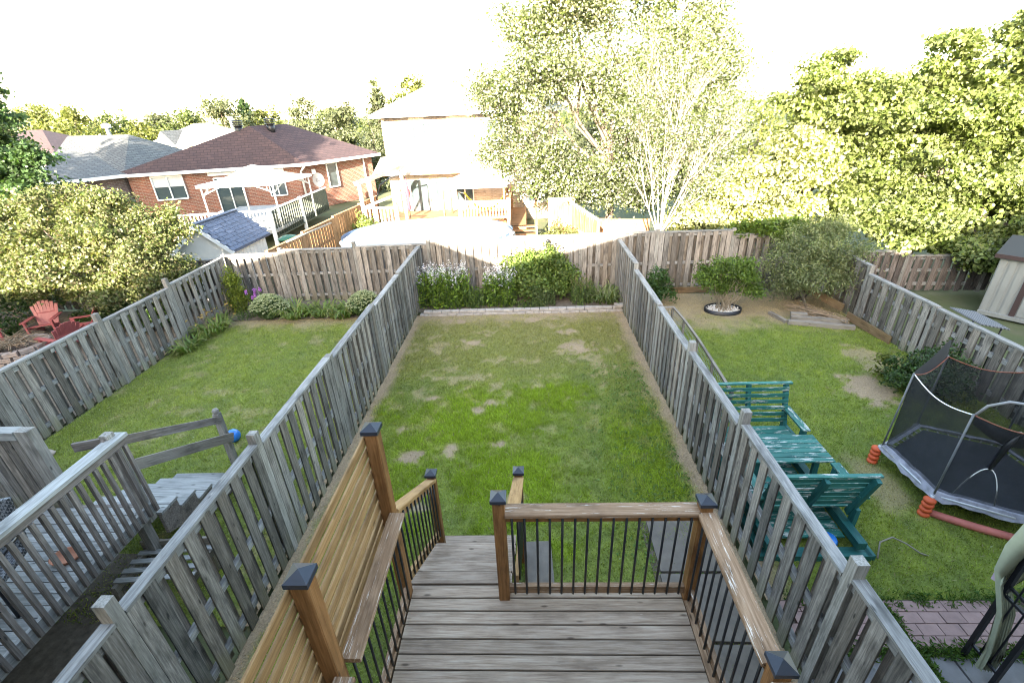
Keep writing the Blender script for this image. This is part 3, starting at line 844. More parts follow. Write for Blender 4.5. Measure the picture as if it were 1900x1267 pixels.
# front screen of the deck, left of the stairs
beam(ld, 'screen_post', M_FENCE_POST, (-5.42, 3.86, LZ-.3), (-5.42, 3.86, 2.0), .15, .10, (0, 1, 0))
beam(ld, 'screen_rail', M_LDECK, (-8.1, 3.86, 1.95), (-5.50, 3.86, 1.95), .12, .10)
for j in range(24):
    x = -5.56-j*.105
    beam(ld, 'screen_board', M_FENCE, (x, 3.83, LZ-.02), (x, 3.83, 1.895), .09, .02, (0, 1, 0))
# stairs of the left deck
for i in range(5):
    z = LZ-.155*(i+1); y = 3.86+i*.27
    for j in range(2):
        beam(ld, 'tread', M_LDECK, (-5.36, y+.066+j*.138, z-.017), (LX+.04, y+.066+j*.138, z-.017), .13, .036)
for x in (LX, -5.3):
    prof = [(3.86, LZ-.19), (3.86, LZ-.48), (5.0, -.0), (5.22, -.0), (5.22, .12)]
    for i in range(4, 0, -1):
        prof += [(3.86+i*.27-.004, LZ-.155*(i+1)-.038), (3.86+i*.27-.004, LZ-.155*i-.038)]
    n = len(prof)
    vv = [(x-.02, y, z) for y, z in prof]+[(x+.02, y, z) for y, z in prof]
    msh(ld, 'stringer', M_LRAIL, vv, [tuple(range(n)), tuple(range(2*n-1, n-1, -1))]+[(i, (i+1) % n, n+(i+1) % n, n+i) for i in range(n)])
beam(ld, 'stair_post', M_FENCE_POST, (-4.60, 5.45, 0), (-4.60, 5.45, 1.06), .085, .085, (1, 0, 0))
lathe(ld, 'post_knob', M_FENCE_POST, (-4.60, 5.45, 1.05), [(.05, 0), (.03, .02), (.05, .05), (.035, .085), (.001, .095)], 10)
beam(ld, 'stair_rail', M_LRAIL, (LX-.06, 3.72, 1.90), (-4.55, 5.42, .97), .036, .10)
beam(ld, 'stair_rail', M_TIMBER, (LX-.06, 3.78, 1.52), (-4.53, 5.50, .60), .036, .13)
beam(ld, 'rail_end', M_LRAIL, (LX-.36, 3.70, 1.88), (LX-.06, 3.80, 1.88), .036, .1)
# things on and under that deck
wc = thing('patio_chair', 'dark woven patio chair behind the balusters of the grey deck', 'chair', (-5.0, 2.65, LZ), radians(200))
M_WICKER = None
def wicker():
    m, nt, b, out = newmat('dark_wicker')
    tc = nt.nodes.new('ShaderNodeTexCoord')
    ch = nt.nodes.new('ShaderNodeTexChecker'); ch.inputs['Scale'].default_value = 55
    setin(ch, Color1=(.016, .018, .022, 1), Color2=(.16, .17, .18, 1))
    nt.links.new(mapping(nt, tc.outputs['Object'], (1, 1, .6), (.3, .4, .78)), ch.inputs['Vector'])
    nt.links.new(ch.outputs[0], b.inputs['Base Color']); setin(b, Roughness=.5)
    return m
M_WICKER = wicker()
def patio_chair(t):
    box(t, 'seat', M_WICKER, (0, 0, .36), (.5, .5, .05), 0, .01)
    msh(t, 'backrest', M_WICKER, [(-.25, -.25, .36), (.25, -.25, .36), (.25, -.37, .86), (-.25, -.37, .86), (-.25, -.28, .36), (.25, -.28, .36), (.25, -.40, .86), (-.25, -.40, .86)],
        [(0, 1, 2, 3), (7, 6, 5, 4), (0, 4, 5, 1), (1, 5, 6, 2), (2, 6, 7, 3), (3, 7, 4, 0)])
    for sx in (-1, 1):
        tube(t, 'armrest', M_BLACK, [(sx*.27, -.30, .55), (sx*.28, 0, .57), (sx*.27, .24, .55)], .02)
        for sy in (-.24, .24): tube(t, 'leg', M_BLACK, [(sx*.26, sy, 0), (sx*.27, sy, .55)], .016)
patio_chair(wc)
wc2 = thing('patio_chair', 'second dark woven patio chair nearest the camera on the grey deck', 'chair', (-5.05, 1.85, LZ), radians(175)); patio_chair(wc2)
rc = thing('serving_tray', 'faded pink round tray lying on the grey deck boards', 'tray', (-4.78, 3.12, LZ), world=True)
lathe(rc, 'dish', M_POT, (-4.78, 3.12, LZ+.004), [(.02, 0), (.12, .0), (.145, .04), (.137, .04), (.115, .012), (.01, .01)], 20, .8)
pal = thing('wooden_pallet', 'low grey slatted pallet frame lying between the grey deck and the fence', 'pallet', (-3.9, 3.3, 0), world=True)
for i in range(4): beam(pal, 'slat', M_LDECK, (-4.66, 3.28+i*.12, .36), (-3.80, 3.36+i*.12, .36), .06, .02)
for x in (-4.62, -3.84): beam(pal, 'bearer', M_TIMBER, (x, 3.2, .30), (x, 3.72, .30), .05, .09)
beam(pal, 'end_board', M_TIMBER, (-4.70, 3.75, .36), (-3.78, 3.82, .36), .03, .14)
for x in (-4.62, -3.84):
    for y in (3.22, 3.70): beam(pal, 'foot', M_TIMBER, (x, y, .0), (x, y, .255), .05, .05, (1, 0, 0))
def ball(label, c, r, mat):
    t = thing('ball', label, 'ball', (c[0], c[1], 0), world=True)
    lathe(t, 'sphere', mat, (c[0], c[1], r), [(r*sin(pi*i/10)+.0001, -r*cos(pi*i/10)) for i in range(11)], 18)
ball('blue plastic ball on the left lawn near the stair post', (-5.05, 6.15), .115, M_BALL)
ball('small green ball in the shade beside the grey deck', (-4.55, 4.45), .075, M_GREENBALL)
st_ = thing('stone', 'single pale stone on the grass by the left fence', 'stone', (-8.04, 5.84, 0), world=True); blob(st_, 'rock', M_STONE, (-8.04, 5.84, .05), (.11, .08, .06), .12, 8, 4)
# ================================================================== OWN ROW OF HOUSES (behind the camera; their roofs shade the yards)
def hip_roof(par, name, mat, x0, x1, y0, y1, ze, zr, ins=None, f=1.0):
    ins = ins if ins is not None else (y1-y0)/2
    ym = (y0+y1)/2
    v = [(x0, y0, ze), (x1, y0, ze), (x1, y1, ze), (x0, y1, ze), (x0+ins, ym, zr), (x1-ins, ym, zr),
         (x0, y0, ze-.12), (x1, y0, ze-.12), (x1, y1, ze-.12), (x0, y1, ze-.12)]
    fc = [(0, 1, 5, 4), (1, 2, 5), (2, 3, 4, 5), (3, 0, 4), (0, 6, 7, 1), (1, 7, 8, 2), (2, 8, 9, 3), (3, 9, 6, 0), (6, 9, 8, 7)]
    return uvmsh(par, name, mat, v, fc, f)
def window(par, c, w, h, axis=(1, 0), nrm=(0, 1), mullions=1, blind=0, frame=M_WHITE, fw=.05):
    ax = V((axis[0], axis[1], 0)); n = V((nrm[0], nrm[1], 0)); c = V(c); up = V((0, 0, 1))
    p = beam(par, 'window', frame, c-ax*w/2-up*h/2+n*.02, c+ax*w/2-up*h/2+n*.02, .12, .06)
    beam(p, 'frame', frame, c-ax*w/2+up*h/2+n*.02, c+ax*w/2+up*h/2+n*.02, .07, .06)
    for i in range(mullions+2):
        q = c+ax*(w*(i/(mullions+1)-.5))
        beam(p, 'frame', frame, q-up*h/2+n*.02, q+up*h/2+n*.02, fw, .07, n)
    beam(p, 'pane', M_GLASS, c-ax*w/2-n*.02, c+ax*w/2-n*.02, .01, h)
    if blind:
        beam(p, 'blind', M_BLIND, c-ax*w/2+up*(h/2-h*blind/2)+n*.0, c+ax*w/2+up*(h/2-h*blind/2)+n*.0, .012, h*blind)
    return p
def row_house(label, x0, x1, ridge, eave=5.02, ins=3.6, yb=-9.2):
    h = thing('semi_detached_house', label, 'house', (x0, -.35, 0), world=True)
    y1 = -.32
    v = [(x0, yb, 0), (x1, yb, 0), (x1, y1, 0), (x0, y1, 0), (x0, yb, eave), (x1, yb, eave), (x1, y1, eave), (x0, y1, eave)]
    uvmsh(h, 'wall', M_BRICKPALE, v, [(0, 1, 5, 4), (1, 2, 6, 5), (2, 3, 7, 6), (3, 0, 4, 7)])
    hip_roof(h, 'roof', M_SH_GREY, x0-.3, x1+.3, yb-.3, y1+.30, eave, ridge, ins)
    k = 4
    for i in range(k):
        x = x0+(x1-x0)*(i+.5)/k
        window(h, (x, y1+.03, 4.35), 1.1, 1.1)
        window(h, (x, y1+.03, 2.1), 1.3, 1.7)
row_house('pale brick house of the own row behind the brown deck', -2.75, 7.2, 7.75)
row_house('pale brick house of the own row behind the grey deck', -11.7, -3.4, 7.70)
row_house('pale brick house of the own row beyond the far left yard', -29.5, -19.2, 7.7)
lh = thing('low_shade_house', 'low pale brick block added behind the far left yard for its shade', 'house', (-18, -.35, 0), world=True)  # unseen low block, added and sized so its roof shades the red chairs
uvmsh(lh, 'wall', M_BRICKPALE, [(-18.6, -4.2, 0), (-12.3, -4.2, 0), (-12.3, -.35, 0), (-18.6, -.35, 0), (-18.6, -4.2, 3.6), (-12.3, -4.2, 3.6), (-12.3, -.35, 3.6), (-18.6, -.35, 3.6)], [(0, 1, 5, 4), (1, 2, 6, 5), (2, 3, 7, 6), (3, 0, 4, 7)])
hip_roof(lh, 'roof', M_SH_GREY, -18.9, -12.0, -4.5, -.05, 3.6, 5.5, .4)
window(lh, (-15.5, -.32, 2.2), 1.2, 1.1)
row_house('pale brick house of the own row behind the far right yards', 7.55, 18.0, 7.75, ins=2.2)

# ================================================================== BRICK BUNGALOW (left of centre)
A, B, C_ = V((-21.2, 24.4, 0)), V((-12.3, 27.0, 0)), V((-9.58, 32.3, 0))
D_ = A+(C_-B)
def inset(p, q, s): return p
def quadhouse(t, A, B, C, D, ze, r1, r2, wall, roof, ov=.38, zb=0, rf=1.0):
    cen = (A+B+C+D)/4
    W = [p+(cen-p)*(ov*1.6/(cen-p).length) for p in (A, B, C, D)]
    v = [(p.x, p.y, zb) for p in W]+[(p.x, p.y, ze) for p in W]
    uvmsh(t, 'wall', wall, v, [(0, 1, 5, 4), (1, 2, 6, 5), (2, 3, 7, 6), (3, 0, 4, 7)])
    E = [A, B, C, D]
    vs = [(p.x, p.y, ze+.12) for p in E]+[r1, r2]+[(p.x, p.y, ze+.02) for p in E]
    uvmsh(t, 'roof', roof, vs, [(0, 1, 4), (1, 2, 5, 4), (2, 3, 5), (3, 0, 4, 5), (6, 9, 8, 7)], rf)
    for i in range(4):
        p, q = E[i], E[(i+1) % 4]
        beam(t, 'gutter', M_WHITE, (p.x, p.y, ze+.04), (q.x, q.y, ze+.04), .12, .15)
    return W
h1 = thing('brick_bungalow', 'red brick bungalow with a brown hipped roof and white gutters', 'house', (B.x, B.y, 0), world=True)
W1 = quadhouse(h1, A, B, C_, D_, 2.48, (-15.2, 27.7, 4.55), (-14.0, 29.6, 4.55), M_BRICK, M_SH_BROWN)
def onwall(P, Q, s, z, off=.03):
    d = (Q-P); L = d.length; d.normalize(); n = V((d.y, -d.x, 0))
    q = P+d*s+n*off
    return (q.x, q.y, z), (d.x, d.y), (n.x, n.y)
def wwin(t, P, Q, s, z, w, h, **k):
    c, ax, n = onwall(P, Q, s, z); return window(t, c, w, h, ax, n, **k)
wwin(h1, W1[0], W1[1], 1.75, 1.78, 1.45, 1.15, blind=.45)
c, ax, n = onwall(W1[0], W1[1], 1.75, 2.47); 
beam(h1, 'frieze_panel', M_WHITE, V(c)-V((*ax, 0))*.75, V(c)+V((*ax, 0))*.75, .03, .22)
wwin(h1, W1[0], W1[1], 4.6, 1.15, 1.35, 1.9, blind=0)
wwin(h1, W1[0], W1[1], 7.0, 1.35, .85, .75)
c, ax, n = onwall(W1[0], W1[1], 5.6, 2.36)
beam(h1, 'frieze_panel', M_WHITE, V(c)-V((*ax, 0))*1.9, V(c)+V((*ax, 0))*1.9, .03, .26)
wwin(h1, W1[1], W1[2], 2.25, 1.72, .72, 1.35, mullions=0)
c, ax, n = onwall(W1[1], W1[2], 2.25, 2.44)
beam(h1, 'frieze_panel', M_WHITE, V(c)-V((*ax, 0))*.42, V(c)+V((*ax, 0))*.42, .03, .2)
c, ax, n = onwall(W1[1], W1[2], .12, 0, .08)
tube(h1, 'downspout', M_WHITE, [V((B.x, B.y-.05, 2.45)), V((c[0], c[1], 2.15)), V((c[0], c[1], 0))], .055, 6)
c, ax, n = onwall(W1[1], W1[2], 4.7, 0, .08)
tube(h1, 'downspout', M_WHITE, [V((c[0], c[1], 2.4)), V((c[0], c[1], 0))], .05, 6)
c, ax, n = onwall(W1[1], W1[2], .95, 2.05, .06)
box(h1, 'wall_light', M_WHITE, c, (.22, .2, .26), .4)
def roof_vent(par, x, y, z):
    p = lathe(par, 'roof_vent', M_BLACK, (x, y, z), [(.20, -.3), (.20, .15)], 12)
    for i in range(4): lathe(p, 'louvre', M_BLACK, (x, y, z+.13+i*.085), [(.26, 0), (.30, .02), (.22, .055)], 12)
roof_vent(h1, -15.75, 27.55, 4.42); roof_vent(h1, -14.35, 28.35, 4.45)
# satellite dish with its lettering
dish = thing('satellite_dish', 'grey satellite dish on the corner of the red brick bungalow', 'satellite dish', (-11.65, 26.35, 1.5), world=True)
dc = V((-11.35, 26.2, 1.78)); dn = V((.38, -.90, .22)).normalized()
def dish_build():
    u = V((0, 0, 1)).cross(dn).normalized(); w = dn.cross(u)
    vs, fs = [], []; n = 20
    for i in range(5):
        r = i/4
        for j in range(n):
            t = 2*pi*j/n
            p = dc+u*(.30*r*cos(t))+w*(.37*r*sin(t))+dn*(.10*r*r)
            vs.append(p)
    for i in range(4):
        for j in range(n): fs.append((i*n+j, i*n+(j+1) % n, (i+1)*n+(j+1) % n, (i+1)*n+j))
    msh(dish, 'reflector', M_PLASTICGREY, vs, fs, True)
    tube(dish, 'arm', M_STEEL, [dc-dn*.02-w*.1, dc-w*.42+dn*.1, dc-w*.50+dn*.45], .022, 6)
    tube(dish, 'bracket', M_STEEL, [dc-dn*.02, dc-dn*.22-w*.1, dc-dn*.22-w*.35], .03, 6)
    box(dish, 'receiver', M_PLASTICGREY, dc-w*.48+dn*.48, (.09, .09, .12))
    cu = bpy.data.curves.new('lettering', 'FONT'); cu.body = 'Bell'; cu.size = .24; cu.align_x = 'CENTER'; cu.align_y = 'CENTER'; cu.extrude = .002
    to = bpy.data.objects.new('tmp', cu); COL.objects.link(to)
    bpy.context.view_layer.update()
    me = bpy.data.meshes.new_from_object(to.evaluated_get(bpy.context.evaluated_depsgraph_get()))
    bpy.data.objects.remove(to)
    me.materials.clear(); me.materials.append(plain('dark_lettering', (.006, .007, .012), .5))
    M = Matrix((u, w, dn)).transposed().to_4x4(); M.translation = dc+dn*.085
    link('lettering', me, dish, M)
dish_build()
# its deck with two kinds of railing
hd = thing('raised_deck', 'raised deck of the red brick bungalow with white front rail and dark side rail', 'deck', (-12, 21, 0), world=True)
def mini_rail(par, a, b, mat, n, z0, z1, capmat=None, w=.05, name='baluster'):
    a, b = V(a), V(b)
    beam(par, 'top_rail', capmat or mat, a+V((0, 0, z1)), b+V((0, 0, z1)), .10, .06)
    beam(par, 'bottom_rail', mat, a+V((0, 0, z0)), b+V((0, 0, z0)), .06, .06)
    for i in range(n):
        q = a.lerp(b, (i+.5)/n); beam(par, name, mat, q+V((0, 0, z0+.03)), q+V((0, 0, z1-.03)), w, .035, (b-a).normalized())
fa, fb, fc_ = (-14.3, 18.6, 0), (-10.55, 19.0, 0), (-10.65, 25.2, 0)
msh(hd, 'floor', M_LDECK, [(-14.3, 18.6, .72), (-10.5, 18.95, .72), (-10.7, 25.4, .72), (-15.5, 25.2, .72), (-14.3, 18.6, .6), (-10.5, 18.95, .6), (-10.7, 25.4, .6), (-15.5, 25.2, .6)],
    [(0, 1, 2, 3), (7, 6, 5, 4), (0, 4, 5, 1), (1, 5, 6, 2), (2, 6, 7, 3), (3, 7, 4, 0)])
mini_rail(hd, fa, fb, M_WHITE, 26, .76, 1.52)
mini_rail(hd, fb, fc_, M_DARKRAIL, 30, .40, 1.52, M_WHITE, .07)
for p in (fa, fb, (-12.4, 18.8, 0), (-10.6, 22.0, 0)): beam(hd, 'post', M_WHITE, (p[0], p[1], 0), (p[0], p[1], 1.6), .12, .12, (1, 0, 0))
# white canopy gazebo
def gazebo(name, label, corners, zt, zp, base, roofmat, polemat, arch=True, pr=.035, valance=.12):
    t = thing(name, label, 'gazebo', (*corners[0], base), world=True)
    cen = V((sum(c[0] for c in corners)/4, sum(c[1] for c in corners)/4, zp))
    vs, fs = [], []; n = 8
    ring = []
    for i in range(4):
        a, b = V((*corners[i], zt)), V((*corners[(i+1) % 4], zt))
        for j in range(n):
            p = a.lerp(b, j/n); ring.append(p)
    k = len(ring)
    for s, dz in ((1, 0), (.72, -.10), (.42, -.10), (.16, 0), (.0, 0)):
        for p in ring:
            q = cen.lerp(p, s); q.z = zt+(zp-zt)*(1-s)+dz*(1 if s < 1 else 0); vs.append(q)
    for r in range(4):
        for j in range(k): fs.append((r*k+j, r*k+(j+1) % k, (r+1)*k+(j+1) % k, (r+1)*k+j))
    o = len(vs)
    for p in ring: vs.append(p-V((0, 0, valance)))
    for j in range(k): fs.append((j, o+j, o+(j+1) % k, (j+1) % k))
    msh(t, 'canopy', roofmat, vs, fs, False)
    for i in range(4):
        a = V((*corners[i], 0)); ins = (V((cen.x, cen.y, 0))-a).normalized()*.18
        a = a+ins
        tube(t, 'pole', polemat, [a+V((0, 0, base)), a+V((0, 0, zt))], pr, 6)
        b = V((*corners[(i+1) % 4], 0)); b = b+(V((cen.x, cen.y, 0))-b).normalized()*.18
        if arch:
            pts = []
            for j in range(13):
                s = j/12; p = a.lerp(b, s); p.z = zt-.42+.40*sin(pi*s)
                pts.append(p)
            tube(t, 'arch', polemat, pts, pr*.7, 5)
            for j in range(1, 12, 2):
                p = pts[j].copy(); q = p.copy(); q.z = zt-.02; tube(t, 'arch_bar', polemat, [p, q], pr*.4, 4)
        else:
            beam(t, 'beam', polemat, a+V((0, 0, zt-.05)), b+V((0, 0, zt-.05)), .06, .08)
    return t
gazebo('gazebo', 'white canopy gazebo on the deck of the red brick bungalow', [(-13.35, 19.1), (-10.2, 19.25), (-9.75, 21.9), (-13.3, 22.2)], 2.58, 3.16, .72, M_CANVAS, M_WHITE)
# blue-grey roofed shed
sh = thing('garden_shed', 'white garden shed with a blue grey shingled gable roof', 'shed', (-10.05, 13.9, 0), world=True)
ry0, ry1, rx, rz, ex, ez = 13.75, 16.05, -10.05, 2.10, .98, 1.28
v = [(rx-.8, ry0+.12, 0), (rx+.8, ry0+.12, 0), (rx+.8, ry1-.12, 0), (rx-.8, ry1-.12, 0), (rx-.8, ry0+.12, 1.36), (rx+.8, ry0+.12, 1.36), (rx+.8, ry1-.12, 1.36), (rx-.8, ry1-.12, 1.36), (rx, ry0+.12, 2.0), (rx, ry1-.12, 2.0)]
msh(sh, 'wall', M_OFFWHITE, v, [(0, 1, 5, 8, 4), (1, 2, 6, 5), (2, 3, 7, 9, 6), (3, 0, 4, 7)])
for i in range(10):
    y = ry0+.2+i*.21; beam(sh, 'siding_board', M_OFFWHITE, (rx+.81, y, .05), (rx+.81, y, 1.36), .19, .014, (1, 0, 0))
for sx in (1, -1):
    v = [(rx, ry0, rz), (rx, ry1, rz), (rx+sx*ex, ry1, ez), (rx+sx*ex, ry0, ez)]; v += [(a, b, c-.06) for a, b, c in v]
    rp = msh(sh, 'roof', M_SHEDSH, v, [(0, 1, 2, 3), (7, 6, 5, 4), (0, 4, 5, 1), (1, 5, 6, 2), (2, 6, 7, 3), (3, 7, 4, 0)])
    beam(sh, 'fascia', M_WHITE, (rx, ry0-.01, rz-.07), (rx+sx*ex, ry0-.01, ez-.07), .03, .12)
    if sx == 1:
        dv = V((ex, 0, ez-rz)); L = dv.length; dv.normalize(); nn = V((-dv.z, 0, dv.x))
        for r in range(9):
            for c in range(10):
                y = ry0+.115+c*.23+(.06 if r % 2 else -.04)+random.uniform(-.01, .01)
                p = V((rx, 0, rz))+dv*(r+.5)*L/9+nn*.018; p.y = y
                q = p-dv*.075; q2 = p+dv*.078
                beam(rp, 'shingle', M_SHEDSH, q+nn*-.004, q2+nn*.008, .215, .012, nn)
beam(sh, 'ridge_cap', M_SHEDSH, (rx, ry0, rz+.03), (rx, ry1, rz+.03), .2, .02)
gb = thing('garden_bin', 'green garden bin beside the white shed', 'bin', (-8.75, 16.6, 0), world=True)
lathe(gb, 'body', M_GREENBIN, (-8.75, 16.6, 0), [(.28, 0), (.34, .9), (.36, .9)], 14); lathe(gb, 'lid', M_GREENBIN, (-8.75, 16.6, .92), [(.37, 0), (.37, .04), (.2, .12), (.01, .14)], 14)

# ================================================================== GREY-ROOFED BUNGALOW (far left) and more far houses
g1 = thing('grey_roof_bungalow', 'dusky brick bungalow with a weathered grey shingle roof at far left', 'house', (-20, 24, 0), world=True)
W2 = quadhouse(g1, V((-22.6, 21.6, 0)), V((-20.3, 27.3, 0))+V((-1.6, -3.4, 0))+V((1.3, .6, 0)), V((-19.3, 31.0, 0)), V((-29.5, 30.0, 0)), 2.5, (-25.0, 27.0, 4.45), (-22.2, 27.8, 4.38), M_BRICKPINK, M_SH_GREY)
wwin(g1, W2[0], W2[1], 1.4, 1.6, .5, .4, mullions=0)
tube(g1, 'downspout', M_WHITE, [(-22.1, 21.75, 2.45), (-21.9, 21.9, 2.2), (-21.9, 21.9, 0)], .06, 6)
lathe(g1, 'flue', M_WHITE, (-23.9, 28.5, 4.3), [(.1, 0), (.1, .45), (.22, .45), (.22, .62), (.08, .7)], 10)
def far_house(name, label, c, w, d, ze, zr, rotz, wall, roof, gable=False, win=2):
    t = thing(name, label, 'house', (c[0], c[1], 0), rotz)
    a, b = w/2, d/2
    v = [(-a, -b, 0), (a, -b, 0), (a, b, 0), (-a, b, 0), (-a, -b, ze), (a, -b, ze), (a, b, ze), (-a, b, ze)]
    uvmsh(t, 'wall', wall, v, [(0, 1, 5, 4), (1, 2, 6, 5), (2, 3, 7, 6), (3, 0, 4, 7)])
    hip_roof(t, 'roof', roof, -a-.4, a+.4, -b-.4, b+.4, ze+.1, zr, .01 if gable else min(a, b)*.95)
    beam(t, 'gutter', M_WHITE, (-a-.4, -b-.42, ze+.02), (a+.4, -b-.42, ze+.02), .1, .14)
    for i in range(win):
        window(t, (-a+w*(i+.5)/win, -b-.03, ze-1.0), 1.2, 1.1, (1, 0), (0, -1))
    return t
far_house('brown_roof_house', 'low house with a brown roof half hidden behind the dark maple at left', (-41.5, 42), 7, 7, 3.0, 4.8, .1, M_BRICKPINK, M_SH_BROWN)
fh = far_house('far_house', 'pale far house with grey gables showing above the bungalow roof', (-29.6, 46), 6.4, 6, 3.1, 4.75, -.1, M_OFFWHITE, M_SH_PALE)
uvmsh(fh, 'gable', M_SH_GREY, [(-2.2, -3.6, 3.15), (-.2, -3.6, 3.15), (-1.2, -3.6, 4.3), (-1.2, -.5, 4.3), (-2.2, -.5, 3.15), (-.2, -.5, 3.15)], [(0, 1, 2), (0, 2, 3, 4), (1, 5, 3, 2)])
lathe(fh, 'flue', M_WHITE, (2.6, .5, 4.2), [(.12, 0), (.12, .7), (.22, .7), (.22, .95), (.05, 1.0)], 10)

# ================================================================== TWO-STOREY PALE HOUSE
h2 = thing('two_storey_house', 'sunlit pale brick two-storey house behind the pool', 'house', (-3, 23, 0), world=True)
hx0, hx1, hy0, hy1 = -6.55, 1.4, 23.0, 31.0
v = [(hx0, hy0, 0), (hx1, hy0, 0), (hx1, hy1, 0), (hx0, hy1, 0), (hx0, hy0, 4.8), (hx1, hy0, 4.8), (hx1, hy1, 4.8), (hx0, hy1, 4.8)]
uvmsh(h2, 'wall', M_BRICKPALE, v, [(0, 1, 5, 4), (1, 2, 6, 5), (2, 3, 7, 6), (3, 0, 4, 7)])
hip_roof(h2, 'roof', M_SH_PALE, hx0-.4, hx1+.4, hy0-.4, hy1+.4, 4.82, 6.75, 3.6)
beam(h2, 'gutter', M_WHITE, (hx0-.4, hy0-.42, 4.76), (hx1+.4, hy0-.42, 4.76), .1, .14)
for a, b in ((-6.4, -5.3), (-4.6, -3.6), (-2.4, 0.2)): beam(h2, 'soffit_shadow_strip', M_EAVESHADE, (a, hy0-.05, 4.62), (b, hy0-.05, 4.62), .06, .1)  # dark strips stand in for the shade under the eave
window(h2, (-4.68, hy0-.03, 4.1), .95, .62, (1, 0), (0, -1)); window(h2, (-1.2, hy0-.03, 4.0), 1.2, .9, (1, 0), (0, -1)); pass
# lower skirt roof with a bay
v = [(-7.0, 22.0, 2.45), (-3.0, 22.0, 2.45), (-2.55, 22.35, 2.6), (-2.4, 23.0, 2.75), (-6.8, 23.0, 3.05), (-3.4, 23.0, 3.15), (-5.0, 23.0, 3.2),
     (-7.0, 22.0, 2.35), (-3.0, 22.0, 2.35), (-2.55, 22.35, 2.42), (-2.4, 23.0, 2.5)]
uvmsh(h2, 'skirt_roof', M_SH_PALE, v, [(0, 1, 5, 6, 4), (1, 2, 3, 5), (0, 7, 8, 1), (1, 8, 9, 2), (2, 9, 10, 3)])
beam(h2, 'skirt_fascia', M_CEDAR, (-6.9, 22.06, 2.36), (-3.1, 22.06, 2.36), .05, .07)
beam(h2, 'skirt_fascia', M_CEDAR, (-3.0, 22.1, 2.34), (-2.6, 22.5, 2.42), .05, .16)
window(h2, (-5.15, hy0-.04, 1.15), .9, 1.75, (1, 0), (0, -1), mullions=0)
window(h2, (-4.1, hy0-.04, 1.15), .55, 1.75, (1, 0), (0, -1), mullions=0)
window(h2, (-3.0, hy0-.04, 1.4), .8, .9, (1, 0), (0, -1)); window(h2, (.5, hy0-.04, 1.3), 1.0, .9, (1, 0), (0, -1))
# deck of the pale house
d2 = thing('pool_deck', 'deck of the pale house with a white front rail and brown side stairs', 'deck', (-3, 20, 0), world=True)
box(d2, 'floor', M_CEDAR, (-3.3, 20.9, .52), (6.4, 4.0, .12))
mini_rail(d2, (-2.75, 19.0, 0), (-.86, 19.0, 0), M_WHITE, 15, .95, 1.58)
mini_rail(d2, (-6.6, 18.9, 0), (-5.28, 18.9, 0), M_WHITE, 9, .86, 1.5, None, .09)
mini_rail(d2, (-.75, 19.0, 0), (-.75, 22.8, 0), M_CEDAR, 18, .6, 1.6)
for x, y, z in ((-2.75, 19, 1.66), (-.8, 19, 1.7), (-5.28, 18.9, 1.55), (-6.62, 18.9, 2.4), (-6.62, 20.2, 2.55), (-5.5, 21.2, 2.75)): beam(d2, 'post', M_WHITE, (x, y, 0), (x, y, z), .11, .11, (1, 0, 0))
beam(d2, 'lattice_beam', M_TIMBER, (-6.75, 18.8, 2.45), (-5.4, 21.3, 2.78), .12, .16)
beam(d2, 'lattice_rail', M_WHITE, (-6.62, 18.9, 1.52), (-5.5, 21.2, 1.75), .06, .08)
for i in range(6):
    beam(d2, 'tread', M_CEDAR, (-.72, 18.95-i*.27, .56-.1*i), (.30, 18.95-i*.27, .56-.1*i), .26, .04)
    for x in (-.74, .30): beam(d2, 'baluster', M_CEDAR, (x, 18.9-i*.27, .48-.1*i), (x, 18.9-i*.27, 1.5-.1*i), .06, .04, (0, 1, 0))
for x in (-.74, .30):
    beam(d2, 'stair_rail', M_WHITE if x < 0 else M_CEDAR, (x, 19.1, 1.62), (x, 17.3, .98), .09, .06); beam(d2, 'stair_stringer', M_CEDAR, (x, 19.1, .5), (x, 17.3, .04), .05, .2)
gazebo('gazebo', 'brown posted gazebo with a pale canopy on the deck of the pale house', [(-3.65, 19.6), (-.85, 19.7), (-.8, 22.2), (-3.7, 22.2)], 2.1, 2.8, .58, M_CANVAS, M_CEDAR, arch=False, pr=.05, valance=.1)
hm = thing('hammock', 'yellow green hammock slung under the gazebo of the pale house', 'hammock', (-1.5, 20.2, .6), world=True)
def strip(par, name, mat, pts, w):
    vs, fs = [], []
    for i, p in enumerate(pts):
        k = w*sin(pi*(.06+.88*i/(len(pts)-1))); vs += [(p[0], p[1]-k, p[2]+.08), (p[0], p[1], p[2]), (p[0], p[1]+k, p[2]+.08)]
    for i in range(len(pts)-1): fs += [(3*i, 3*i+1, 3*i+4, 3*i+3), (3*i+1, 3*i+2, 3*i+5, 3*i+4)]
    return msh(par, name, mat, vs, fs, True)
strip(hm, 'sling', M_HAMMOCK, [(-2.7+i*.2, 20.3, 1.72-.75*(1-((i-4.5)/4.5)**2)) for i in range(10)], .3)
tube(hm, 'rope', M_PALEBARK, [(-3.4, 20.3, 1.95), (-2.7, 20.3, 1.72)], .012); tube(hm, 'rope', M_PALEBARK, [(-.9, 20.3, 1.72), (-.95, 19.95, 1.95)], .012)
um = thing('cantilever_umbrella', 'closed red umbrella hanging from a dark curved arm by the pale house', 'umbrella', (-6.2, 20.5, .6), world=True)
tube(um, 'arm', M_BLACK, [(-6.5, 20.6, .6), (-6.55, 20.6, 1.6), (-6.3, 20.6, 2.15), (-5.8, 20.6, 2.45), (-5.25, 20.6, 2.55), (-5.2, 20.6, 2.35)], .03)
lathe(um, 'canopy', M_REDCLOTH, (-5.18, 20.6, 1.0), [(.02, 0), (.09, .15), (.05, .5), (.11, .8), (.05, 1.1), (.03, 1.38)], 8)
tube(um, 'strut', M_BLACK, [(-5.18, 20.6, .6), (-5.18, 20.6, 2.4)], .012)
